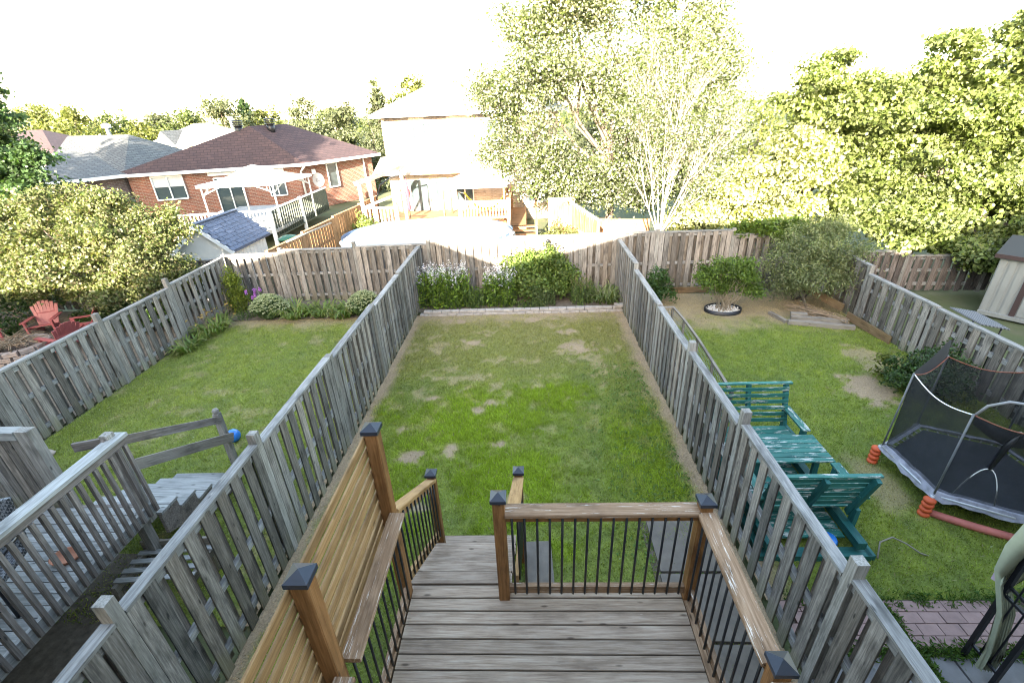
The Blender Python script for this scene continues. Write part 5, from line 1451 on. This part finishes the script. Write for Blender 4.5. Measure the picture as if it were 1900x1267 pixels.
# maples on the right
tree('maple_tree', 'broad yellow green maple overhanging the fence at the right', (12.2, 15.2, 0),
     [(10.9, 14.8, 4.2, 1.9, 1.6, 1.4), (12.6, 14.8, 5.0, 2.0, 1.7, 1.35), (14.6, 15.0, 4.8, 1.8, 1.7, 1.4), (11.8, 14.2, 2.9, 2.1, 1.6, 1.2), (13.8, 14.2, 3.2, 2.1, 1.6, 1.3), (10.6, 14.0, 2.1, 1.6, 1.3, .9), (12.6, 13.6, 1.9, 1.9, 1.3, .85),
      (14.8, 13.9, 1.9, 1.6, 1.3, .9), (11.6, 15.0, 5.6, .9, .9, .7), (13.6, 14.8, 6.1, 1.0, .9, .6), (15.6, 15, 3.4, 1.6, 1.5, 1.6), (12.1, 12.7, 1.25, 1.1, .7, .5), (10.6, 12.7, 1.35, 1.0, .7, .5), (9.4, 13.1, 1.6, .9, .7, .5), (13.6, 12.4, 1.35, 1.1, .8, .55), (11.3, 11.9, .95, .7, .5, .35), (14.8, 12.4, 1.5, 1.0, .8, .6)],
     1050, 130, .105, .30, G_MAPLE, .24, (0, -.2, 1.8), seed=4, twigs=50, asp=.8, shell=.8, droop=.7, zmin=.5, sub=9, flat=.42, up=.9)
tree('maple_tree', 'smaller domed maple with a rounded top left of the broad maple', (8.6, 15.6, 0),
     [(8.6, 15.4, 4.9, 1.15, 1.1, 1.0), (8.5, 15.2, 3.6, 1.5, 1.3, 1.2), (9.7, 15.0, 3.4, 1.4, 1.2, 1.3), (9.2, 14.6, 2.3, 1.5, 1.2, .9), (10.0, 15.3, 4.6, 1.1, 1.1, 1.1)],
     400, 120, .10, .28, G_MAPLE, .16, (0, -.1, 1.8), seed=5, twigs=24, asp=.8, shell=.8, droop=.7, zmin=.5, sub=9, flat=.42, up=.9)
tree('pale_leaf_tree', 'low pale leaved tree between the bare stems and the maples', (6.9, 14.8, 0),
     [(6.6, 14.6, 2.6, 1.3, 1.1, 1.0), (7.7, 14.6, 3.1, 1.2, 1.1, 1.1), (5.8, 14.6, 1.8, 1.1, .9, .7), (7.4, 14.3, 1.7, 1.4, .9, .7), (5.2, 15.0, 1.5, .9, .8, .6)],
     330, 110, .10, .30, [(.40, .41, .22), (.10, .12, .025), (.45, .44, .26), (.36, .37, .18)], .10, (0, -.1, 1.1), seed=6, twigs=20, asp=.8, droop=.6, zmin=.5, sub=8, flat=.45, up=.8)
M_PALESTEM = plain('pale_stem', (.30, .24, .17), .9, .25, 9)
# shaded small tree in the corner of the right yard
shrub('small_tree', 'shaded drooping olive green tree in the back corner of the right yard', (7.05, 11.75, 0),
      [(6.9, 11.5, 1.62, .85, .7, .5), (7.5, 11.4, 1.35, .7, .65, .55), (6.5, 11.3, 1.15, .65, .6, .5), (7.1, 11.0, .95, .85, .55, .45), (6.3, 11.1, .75, .5, .45, .3), (7.4, 11.7, 1.9, .6, .5, .3), (7.75, 11.2, .95, .4, .4, .4)],
      300, 80, .062, .19, G_OLIVE, 7, .03, 'tree', M_BARK, .55, .42, 7, .2, zmin=.3)
vine = shrub('vine', 'bright green vine spilling over the back fence beside the drooping tree', (6.3, 12.85, 0),
      [(5.9, 12.75, 1.66, .5, .25, .16), (6.5, 12.7, 1.70, .5, .3, .2), (7.2, 12.75, 1.72, .6, .3, .24), (6.9, 12.6, 1.45, .3, .12, .25)], 90, 36, .085, .13, [(.08, .13, .02), (.10, .15, .025)], 6, .012, 'vine', None, .3, .8, 8, .5, zmin=.6)
shrub('shrub', 'round green shrub with many bare stems in the pebble ring', (4.9, 11.12, .04),
      [(4.9, 11.1, 1.02, .62, .5, .38), (4.5, 11.0, .80, .38, .35, .28), (5.35, 11.05, .75, .42, .4, .32), (4.95, 11.0, 1.25, .4, .35, .2), (5.55, 10.95, .58, .25, .25, .2), (4.3, 11.1, 1.05, .3, .3, .2)],
      190, 50, .060, .13, G_BRIGHT, 34, .011, mat=M_PALESTEM, seed=9, spread=.17, zmin=.42, shell=.5, sub=6)
shrub('shrub', 'small leafy shrub against the back fence left of the pebble ring shrub', (3.4, 11.9, 0),
      [(3.35, 11.9, .6, .32, .28, .35), (3.65, 11.8, .42, .25, .25, .3), (3.2, 11.6, .3, .25, .2, .22)], 70, 36, .075, .11, [(.045, .10, .025), (.06, .12, .03)], 6, .01, seed=10)
shrub('shrub', 'low plant with fading leaves in front of the wire trellis corner', (2.85, 9.75, 0), [(2.85, 9.75, .3, .2, .3, .25)], 30, 30, .07, .09, G_BRIGHT, 5, .008, seed=12)
shrub('shrub', 'dense dark green shrub between the right fence and the trampoline', (6.95, 7.3, 0),
      [(6.75, 7.25, .42, .48, .42, .36), (7.25, 7.35, .5, .40, .42, .38), (7.0, 7.0, .32, .5, .35, .26)], 170, 42, .06, .12, [(.03, .07, .02), (.045, .09, .025), (.055, .085, .03)], 8, .01, seed=11)
shrub('sapling', 'thin yellow green sapling standing in the bare patch near the dark shrub', (6.55, 7.75, 0), [(6.55, 7.75, .3, .10, .1, .26)], 16, 14, .10, .07, [(.13, .15, .03)], 3, .006, 'plant', seed=13, asp=.3)
# big sunlit lilac of the far left yard
shrub('lilac_bush', 'huge sunlit lilac bush over the fence at the left', (-11.6, 12.3, 0),
      [(-10.6, 11.4, 2.2, 1.1, .9, .8), (-9.6, 11.4, 1.9, .85, .8, .75), (-11.9, 11.4, 2.3, 1.1, .9, .85), (-13.2, 11.5, 2.4, 1.1, .9, .8), (-10.2, 11.0, 1.35, 1.1, .8, .55), (-11.6, 10.9, 1.5, 1.2, .8, .6), (-12.9, 11.1, 1.6, 1.1, .8, .7),
       (-9.3, 11.6, 2.5, .6, .55, .5), (-10.9, 11.8, 3.0, .8, .6, .4), (-12.4, 11.9, 3.1, .9, .6, .4), (-14.2, 11.6, 2.2, .9, .8, .8), (-9.1, 11.5, 1.2, .45, .5, .4)],
      1050, 78, .078, .19, G_LILAC, 12, .04, 'bush', M_BARK, .35, .6, 14, .5, zmin=.7, sub=8)
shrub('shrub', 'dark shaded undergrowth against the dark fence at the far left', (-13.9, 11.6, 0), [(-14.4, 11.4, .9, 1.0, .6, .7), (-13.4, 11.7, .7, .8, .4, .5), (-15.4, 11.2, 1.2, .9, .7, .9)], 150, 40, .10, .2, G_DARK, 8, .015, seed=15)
shrub('shrub', 'green shrub at the foot of the lilac behind the red chairs', (-10.6, 11.1, 0), [(-10.6, 11.0, .42, .55, .4, .36), (-9.8, 10.8, .4, .4, .4, .36), (-11.4, 11.5, .4, .4, .3, .3)], 110, 40, .085, .14, [(.04, .075, .025), (.06, .095, .03)], 8, .01, seed=16)
shrub('shrub', 'low ground plants beside the leftmost red chair', (-13.9, 10.6, 0), [(-13.9, 10.7, .25, .5, .3, .22), (-12.1, 11.3, .22, .5, .25, .2)], 50, 30, .08, .13, [(.045, .085, .025)], 5, .008, seed=17)
# columnar golden shrub in the corner of the left yard
shrub('columnar_shrub', 'narrow upright yellow green shrub in the back left corner of the left yard', (-8.12, 11.9, 0),
      [(-8.12, 11.9, .32, .26, .24, .32), (-8.14, 11.9, .75, .23, .22, .35), (-8.16, 11.9, 1.08, .13, .13, .2)], 130, 40, .05, .09, [(.18, .22, .03), (.12, .17, .025), (.22, .24, .035)], 6, .01, seed=18)
# dark maple cut by the left edge
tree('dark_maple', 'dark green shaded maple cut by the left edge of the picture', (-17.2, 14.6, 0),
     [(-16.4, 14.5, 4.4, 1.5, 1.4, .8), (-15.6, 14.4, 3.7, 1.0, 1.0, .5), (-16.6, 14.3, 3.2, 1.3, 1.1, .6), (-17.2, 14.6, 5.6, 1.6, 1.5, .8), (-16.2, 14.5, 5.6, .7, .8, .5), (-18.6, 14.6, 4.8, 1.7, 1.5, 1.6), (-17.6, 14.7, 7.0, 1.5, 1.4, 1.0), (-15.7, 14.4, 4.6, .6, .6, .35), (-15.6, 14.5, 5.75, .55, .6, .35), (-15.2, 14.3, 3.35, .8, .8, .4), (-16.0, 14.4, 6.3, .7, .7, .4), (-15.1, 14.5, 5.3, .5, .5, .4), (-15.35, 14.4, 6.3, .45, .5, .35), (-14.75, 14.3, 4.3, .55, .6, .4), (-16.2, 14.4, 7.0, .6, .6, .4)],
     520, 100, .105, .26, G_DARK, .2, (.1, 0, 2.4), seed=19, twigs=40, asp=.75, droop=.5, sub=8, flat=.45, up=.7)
# tall tree left of the frame whose crown shades the dark maple and the bungalow roof
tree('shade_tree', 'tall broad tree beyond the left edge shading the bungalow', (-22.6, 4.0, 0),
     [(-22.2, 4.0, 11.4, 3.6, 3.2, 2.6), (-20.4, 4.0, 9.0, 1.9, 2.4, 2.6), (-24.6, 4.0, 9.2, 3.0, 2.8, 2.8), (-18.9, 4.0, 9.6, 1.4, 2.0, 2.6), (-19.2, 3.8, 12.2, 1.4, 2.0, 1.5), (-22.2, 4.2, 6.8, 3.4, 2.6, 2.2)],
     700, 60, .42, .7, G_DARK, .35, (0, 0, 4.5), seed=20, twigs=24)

# ---- flowers and herbaceous plants
def stem_plant(name, label, c, r, n, h, leaf, cols, flower=None, fh=.3, fn=10, fs=.035, seed=0, cat='plant', arch=0, group=None):
    rng = np.random.default_rng(seed); rg = random.Random(seed)
    t = thing(name, label, cat, (c[0], c[1], c[2]), world=True, group=group)
    P, lst, FP = [], [], []
    for i in range(n):
        a = rg.uniform(0, 2*pi); rr_ = sqrt(rg.random()); x = c[0]+r[0]*rr_*cos(a); y = c[1]+r[1]*rr_*sin(a); hh = h*rg.uniform(.7, 1.1)
        top = V((x+rg.gauss(0, .05)+arch*cos(a)*rr_, y+rg.gauss(0, .04), c[2]+hh)); lst.append((wob((x, y, c[2]), top, 3, .03, rg), taper(.006, .003, 3)))
        m_ = int(16*hh/.7)
        for k in range(m_):
            s = (k+.5)/m_; q = V((x, y, c[2])).lerp(top, s); P.append((q.x+rg.gauss(0, leaf*.45), q.y+rg.gauss(0, leaf*.45), q.z))
        if flower is not None and rg.random() < .85:
            for k in range(fn): FP.append((top.x+rg.gauss(0, .018), top.y+rg.gauss(0, .018), top.z-fh*.25+fh*rg.random()))
    P = np.array(P); v, f = leaf_geo(P, leaf*rng.uniform(.6, 1.3, len(P)), .4, rng, .34, -.2)
    tone = np.clip(.8+.5*(P[:, 2]-c[2])/max(h, .01)*0+rng.uniform(-.2, .3, len(P)), .5, 1.4)[:, None]
    msh(t, 'foliage', M_LEAF, v, f, False, np.repeat(mixcol(len(P), cols, rng)*tone, 4, axis=0))
    tubes(t, 'stem', M_STICK if False else M_GREENSTEM, lst, 4)
    if FP:
        FP = np.array(FP); v, f = leaf_geo(FP, fs*rng.uniform(.7, 1.3, len(FP)), .2, rng, .8)
        FL = msh(t, 'flowers', M_PETAL, v, f, False, np.repeat(mixcol(len(FP), flower, rng, .1), 4, axis=0)); FL['kind'] = 'stuff'
    return t
M_GREENSTEM = plain('green_stem', (.06, .10, .03), .7, .2, 10)
def strap_plant(label, c, r, n, L, cols, seed=0, flower=None, name='daylily', group=None):
    rng = np.random.default_rng(seed); rg = random.Random(seed)
    t = thing(name, label, 'plant', c, world=True, group=group)
    vs, fs, cs = [], [], []
    for i in range(n):
        a = rg.uniform(0, 2*pi); rr_ = sqrt(rg.random()); b = V((c[0]+r[0]*rr_*cos(a), c[1]+r[1]*rr_*sin(a), c[2])); az = a+rg.gauss(0, .9)
        d = V((cos(az), sin(az), 0)); s_ = V((-sin(az), cos(az), 0)); l = L*1.25*rg.uniform(.6, 1.2); w = .019*rg.uniform(.8, 1.4); rise = rg.uniform(.5, .9)
        o = len(vs); col = np.array(cols[rg.randrange(len(cols))])*rg.uniform(.75, 1.3)
        for k in range(5):
            u = k/4; p = b+d*(l*.62*u)+V((0, 0, l*rise*(1.7*u-1.25*u*u))); ww = w*(1-.85*u**2)
            vs += [p-s_*ww, p+s_*ww]; cs += [col, col]
        for k in range(4): fs.append((o+2*k, o+2*k+1, o+2*k+3, o+2*k+2))
    msh(t, 'leaves', M_LEAF, vs, np.array(fs), False, np.array(cs))
    if flower:
        lst, FP = [], []
        for i in range(flower[1]):
            x = c[0]+rg.uniform(-1, 1)*r[0]; y = c[1]+rg.uniform(-1, 1)*r[1]; h = L*rg.uniform(.8, 1.2)
            q = V((x+rg.gauss(0, .1), y+rg.gauss(0, .1), c[2]+h)); lst.append((wob((x, y, c[2]), q, 3, .04, rg), .004)); FP += [(q.x+rg.gauss(0, .015), q.y+rg.gauss(0, .015), q.z) for _ in range(5)]
        tubes(t, 'stem', M_STICK, lst, 4); FP = np.array(FP); v, f = leaf_geo(FP, .05, .3, rng, .7); FL = msh(t, 'flowers', M_PETAL, v, f, False, np.repeat(mixcol(len(FP), [flower[0]], rng), 4, axis=0)); FL['kind'] = 'stuff'
    return t
def sedum(label, c, r, h, seed):
    rg = random.Random(seed); rng = np.random.default_rng(seed)
    t = thing('sedum', label, 'plant', c, world=True)
    lst, P, heads = [], [], []
    for i in range(150):
        a = i*2.39996; rr_ = sqrt((i+.5)/150)
        q = V((c[0]+r*1.12*rr_*cos(a), c[1]+r*.9*rr_*sin(a), c[2]+h*(1-.55*rr_**2.2)+rg.uniform(-.02, .03)))
        b = V((c[0]+r*.4*rr_*cos(a), c[1]+r*.4*rr_*sin(a), c[2])); lst.append((wob(b, q, 2, .02, rg), .006))
        for k in range(9): u = (k+1)/10; p = b.lerp(q, u); P.append((p.x+rg.gauss(0, .035), p.y+rg.gauss(0, .035), p.z))
        heads.append(q)
    P = np.array(P); v, f = leaf_geo(P, rng.uniform(.05, .09, len(P)), .5, rng, .6)
    msh(t, 'foliage', M_LEAF, v, f, False, np.repeat(mixcol(len(P), [(.06, .11, .035), (.08, .13, .045)], rng), 4, axis=0)); tubes(t, 'stem', M_GREENSTEM, lst, 4)
    FP = np.concatenate([np.array([tuple(q)])+rng.normal(0, 1, (26, 3))*np.array([.028, .028, .007]) for q in heads])
    v, f = leaf_geo(FP, rng.uniform(.022, .038, len(FP)), 1.4, rng, .9)
    FL = msh(t, 'flower_heads', M_PETAL, v, f, False, np.repeat(mixcol(len(FP), [(.34, .37, .20), (.42, .43, .26), (.26, .31, .15)], rng, .15), 4, axis=0)); FL['kind'] = 'stuff'
sedum('large pale green sedum clump near the corner of the left yard', (-7.05, 11.45, .03), .46, .62, 1)
sedum('pale green sedum clump against the fence at the right end of the left bed', (-4.45, 11.5, .03), .44, .62, 2)
LILYC = [(.14, .20, .045), (.18, .22, .05), (.10, .16, .035), (.21, .21, .08)]
strap_plant('arching daylily leaves right of the large sedum', (-6.35, 11.45, .03), (.35, .28), 150, .55, LILYC, 1)
strap_plant('arching daylily leaves in the middle of the left bed', (-5.65, 11.5, .03), (.38, .25), 150, .5, LILYC, 2)
strap_plant('arching daylily leaves touching the right sedum', (-5.05, 11.35, .03), (.3, .25), 110, .5, LILYC, 3)
strap_plant('sprawling daylilies with spent orange blooms along the left fence', (-8.1, 10.6, .02), (.22, .5), 150, .5, LILYC, 4, ((.45, .30, .10), 16))
strap_plant('nearer daylily clump at the foot of the left fence', (-8.15, 9.6, .02), (.2, .32), 80, .42, LILYC, 5)
stem_plant('phlox', 'purple flowered plant behind the large sedum', (-7.5, 11.75, .03), (.14, .12), 12, .62, .07, G_BRIGHT, [(.42, .16, .50)], .10, 26, .05, 6)
stem_plant('wild_plant', 'small green weeds beside the columnar shrub', (-7.75, 11.4, .03), (.25, .2), 30, .25, .06, G_BRIGHT, seed=21)
# middle bed
WHITEF = [(.62, .60, .66), (.70, .68, .70), (.55, .50, .60)]
PHX = [(.15, .24, .032), (.18, .28, .04), (.11, .185, .03)]
stem_plant('obedient_plant', 'tall clump with pale lilac flower spikes at the left end of the middle bed', (-2.35, 11.78, .10), (.68, .38), 150, .93, .125, PHX, WHITEF, .30, 13, .030, 31)
stem_plant('obedient_plant', 'flowering clump with a few pale spikes left of the tall bush', (-.85, 11.75, .10), (.46, .30), 80, .84, .125, PHX, WHITEF, .28, 12, .032, 32)
shrub('raspberry_bush', 'tall leafy bush against the fence in the centre of the middle bed', (.05, 12.1, .1),
      [(-.35, 12.1, .95, .42, .3, .38), (.25, 12.1, 1.1, .5, .3, .36), (.75, 12.05, .95, .42, .3, .36), (.95, 12.0, .62, .38, .3, .3), (.1, 11.9, .65, .7, .3, .32), (.45, 12.1, 1.36, .28, .2, .16)],
      180, 60, .080, .18, [(.13, .19, .045), (.15, .20, .05), (.08, .13, .03)], 18, .010, 'bush', None, .1, .75, 33, .4)
stem_plant('herb', 'grey green bushy herb in front of the tall bush', (.35, 11.62, .10), (.36, .22), 80, .52, .07, [(.13, .175, .065), (.16, .19, .08)], seed=34)
stem_plant('herb', 'low dark leaved plants between the two flowering clumps', (-1.45, 11.7, .10), (.34, .28), 60, .52, .10, [(.12, .19, .035), (.09, .15, .03)], seed=35)
stem_plant('astilbe', 'feathery plant with brownish plumes right of the tall bush', (1.35, 11.75, .10), (.32, .26), 80, .62, .075, [(.12, .19, .045), (.15, .20, .055)], [(.22, .19, .09)], .14, 10, .02, 36)
strap_plant('arching pale lily leaves at the right end of the middle bed', (2.02, 11.75, .10), (.3, .25), 120, .62, [(.13, .17, .06), (.17, .19, .09), (.10, .14, .04)], 37)
stem_plant('hosta', 'low spreading leaves in front of the grey green herb', (-.1, 11.5, .10), (.4, .12), 40, .22, .08, G_BRIGHT, seed=38)
stk2 = thing('garden_stake', 'dark garden ornament stake above the tall bush', 'stake', (.5, 12.2, .1), world=True)
tube(stk2, 'rod', M_BLACK, [(.5, 12.3, .1), (.5, 12.3, 1.55)], .012, 5); lathe(stk2, 'finial', M_BLACK, (.5, 12.3, 1.5), [(.005, 0), (.05, .05), (.02, .1), (.06, .14), (.005, .22)], 8)
# plants by the brown fence behind
shrub('shrub', 'pale sunlit shrub between the cedar fence and the pale house deck', (-6.3, 19.6, 0), [(-6.3, 18.3, .8, .5, .4, .35), (-6.7, 18.8, 1.0, .4, .5, .3), (-6.1, 17.9, .6, .4, .3, .3)], 70, 34, .13, .16, [(.12, .15, .04)], 6, .012, seed=41)
shrub('shrub', 'pale sunlit shrub beside the fence end right of the stairs', (1.2, 16.0, 0), [(1.05, 16.0, .75, .6, .4, .45), (1.5, 15.8, .5, .4, .4, .35)], 80, 34, .12, .16, [(.14, .15, .06), (.11, .13, .04)], 6, .012, seed=42)
# distant trees, each its own
def far_tree(name, label, x, Y, zt, hw, cols, seed, tall=1.0, kind='round'):
    rng = random.Random(seed); base = 0
    L = []
    if kind == 'spruce':
        for i in range(7):
            s = i/6; L.append((x, Y, .8+(zt-1.2)*s, hw*(1.05-s)+.12, hw*(1.05-s)+.12, (zt/9)))
        per, nc, lf, dr = 40, 120, .030*Y**.62, .8
    elif kind == 'column':
        for i in range(4): L.append((x, Y, .6+(zt-1.3)*i/3, hw*(1-.18*i), hw*(1-.18*i), zt/5))
        per, nc, lf, dr = 40, 110, .14, .1
    else:
        L = [(x, Y, zt-hw*.75, hw*.8, hw*.8, hw*.72), (x-hw*.5, Y-hw*.3, zt-hw*1.5, hw*.75, hw*.7, hw*.7), (x+hw*.55, Y-hw*.2, zt-hw*1.35, hw*.7, hw*.7, hw*.7), (x, Y-hw*.5, zt-hw*2.0, hw*.95, hw*.7, hw*.7), (x+rng.uniform(-.4, .4)*hw, Y, zt-hw*.35, hw*.4, hw*.4, hw*.38)]
        if zt-hw*2.7 > 1: L.append((x, Y-.2, (zt-hw*2.0)*.55, hw*1.0, hw*.7, (zt-hw*2.0)*.5))
        per, nc, lf, dr = 46, 150, .0042*Y+.06, .2
    tree(name, label, (x, Y, 0), L, nc, per, lf, hw*.20+.05, cols, hw*.07+.03, (0, 0, max(.5, zt-hw*2.6)), seed=seed, twigs=8, asp=.75, droop=dr, shell=.72)
Y1 = [(.105, .12, .03), (.07, .09, .02), (.14, .145, .05)]
Y2 = [(.065, .09, .028), (.09, .11, .035), (.045, .065, .02)]
Y3 = [(.085, .095, .05), (.07, .085, .04)]
TG = 'trees on the rise behind the houses'
for i, (nm, lb, x, Y, zt, hw, cl, kd) in enumerate([
    ('distant_tree', 'far yellow green tree just right of the dark maple', -68.0, 70, 7.7, 3.6, Y1, 'r'),
    ('distant_tree', 'bright yellow green tree above the grey roof', -53.9, 60, 6.8, 3.7, Y1, 'r'),
    ('distant_tree', 'rounded tree behind and right of the bright yellow green one', -54.1, 66, 6.4, 3.3, Y2, 'r'),
    ('distant_tree', 'low fluffy pale green tree nearest behind the grey roof', -36.6, 48, 4.9, 2.6, Y1, 'r'),
    ('distant_tree', 'mid green tree above the far grey gables', -40.6, 60, 6.3, 3.2, Y2, 'r'),
    ('distant_tree', 'tall greyish tree left of the spruce tip', -33.3, 56, 7.2, 3.5, Y3, 'r'),
    ('spruce_tree', 'dark pointed spruce tip above the bungalow vents', -32.9, 60, 7.6, 1.3, G_DARK, 'spruce'),
    ('distant_tree', 'far hazy tree in the gap of the treeline', -53.8, 75, 6.2, 3.4, Y3, 'r'),
    ('distant_tree', 'yellowish tree right behind the roof vents', -31.0, 60, 5.9, 2.5, Y1, 'r'),
    ('distant_tree', 'leafy maple above the middle of the brown roof', -20.8, 48, 6.2, 2.5, Y3, 'r'),
    ('distant_tree', 'second leafy maple at the right slope of the brown roof', -16.4, 44, 5.5, 2.1, Y3, 'r'),
    ('spruce_tree', 'loose upright tree left of the pale house eave', -12.0, 42, 7.1, 1.5, Y3, 'spruce'),
    ('cedar_tree', 'column shaped cedar between the bungalow and the pale house', -10.4, 34, 4.7, 1.25, Y3, 'column'),
    ('distant_tree', 'tree top showing above the left roof slope of the pale house', -9.8, 46, 7.6, 1.8, Y1, 'r'),
    ('distant_tree', 'low far tree at the left end of the treeline', -79.0, 90, 5.6, 4.6, Y2, 'r'),
    ('distant_tree', 'low dark tree under the treeline gap', -46.0, 70, 5.4, 3.6, Y2, 'r'),
    ('distant_tree', 'distant tree behind the pale house chimney side', -24.0, 62, 5.6, 3.0, Y2, 'r'),
    ('distant_tree', 'far tree between the bare stems and the maples', 18.4, 42, 4.0, 3.4, Y1, 'r'),
    ('distant_tree', 'far tree behind the big silvery tree', 11.0, 44, 5.0, 3.2, Y2, 'r'),
    ('distant_tree', 'far tree filling the gap at the right of the pale house', 5.5, 40, 4.8, 2.8, Y3, 'r'),
    ]):
    far_tree(nm, lb, x, Y, zt, hw, cl, 60+i, kind={'r': 'round'}.get(kd, kd))
# a far wooded rise so the horizon reads as trees
def woods():
    n = 26000
    x = RNG.uniform(-260, 220, n); y = RNG.uniform(95, 150, n); h = 2.6+2.6*fbm(x, y, 9, 77, 3)
    z = h*RNG.random(n)**.6
    v, f = leaf_geo(np.stack([x, y, z], -1), RNG.uniform(.6, 1.3, n), .5, asp=.8)
    o = msh(None, 'woods', M_LEAF, v, f, False, np.repeat(mixcol(n, Y1+Y2+Y3), 4, axis=0))
    tag(o, 'far low wooded rise along the horizon', 'woods', None, 'stuff')
woods()
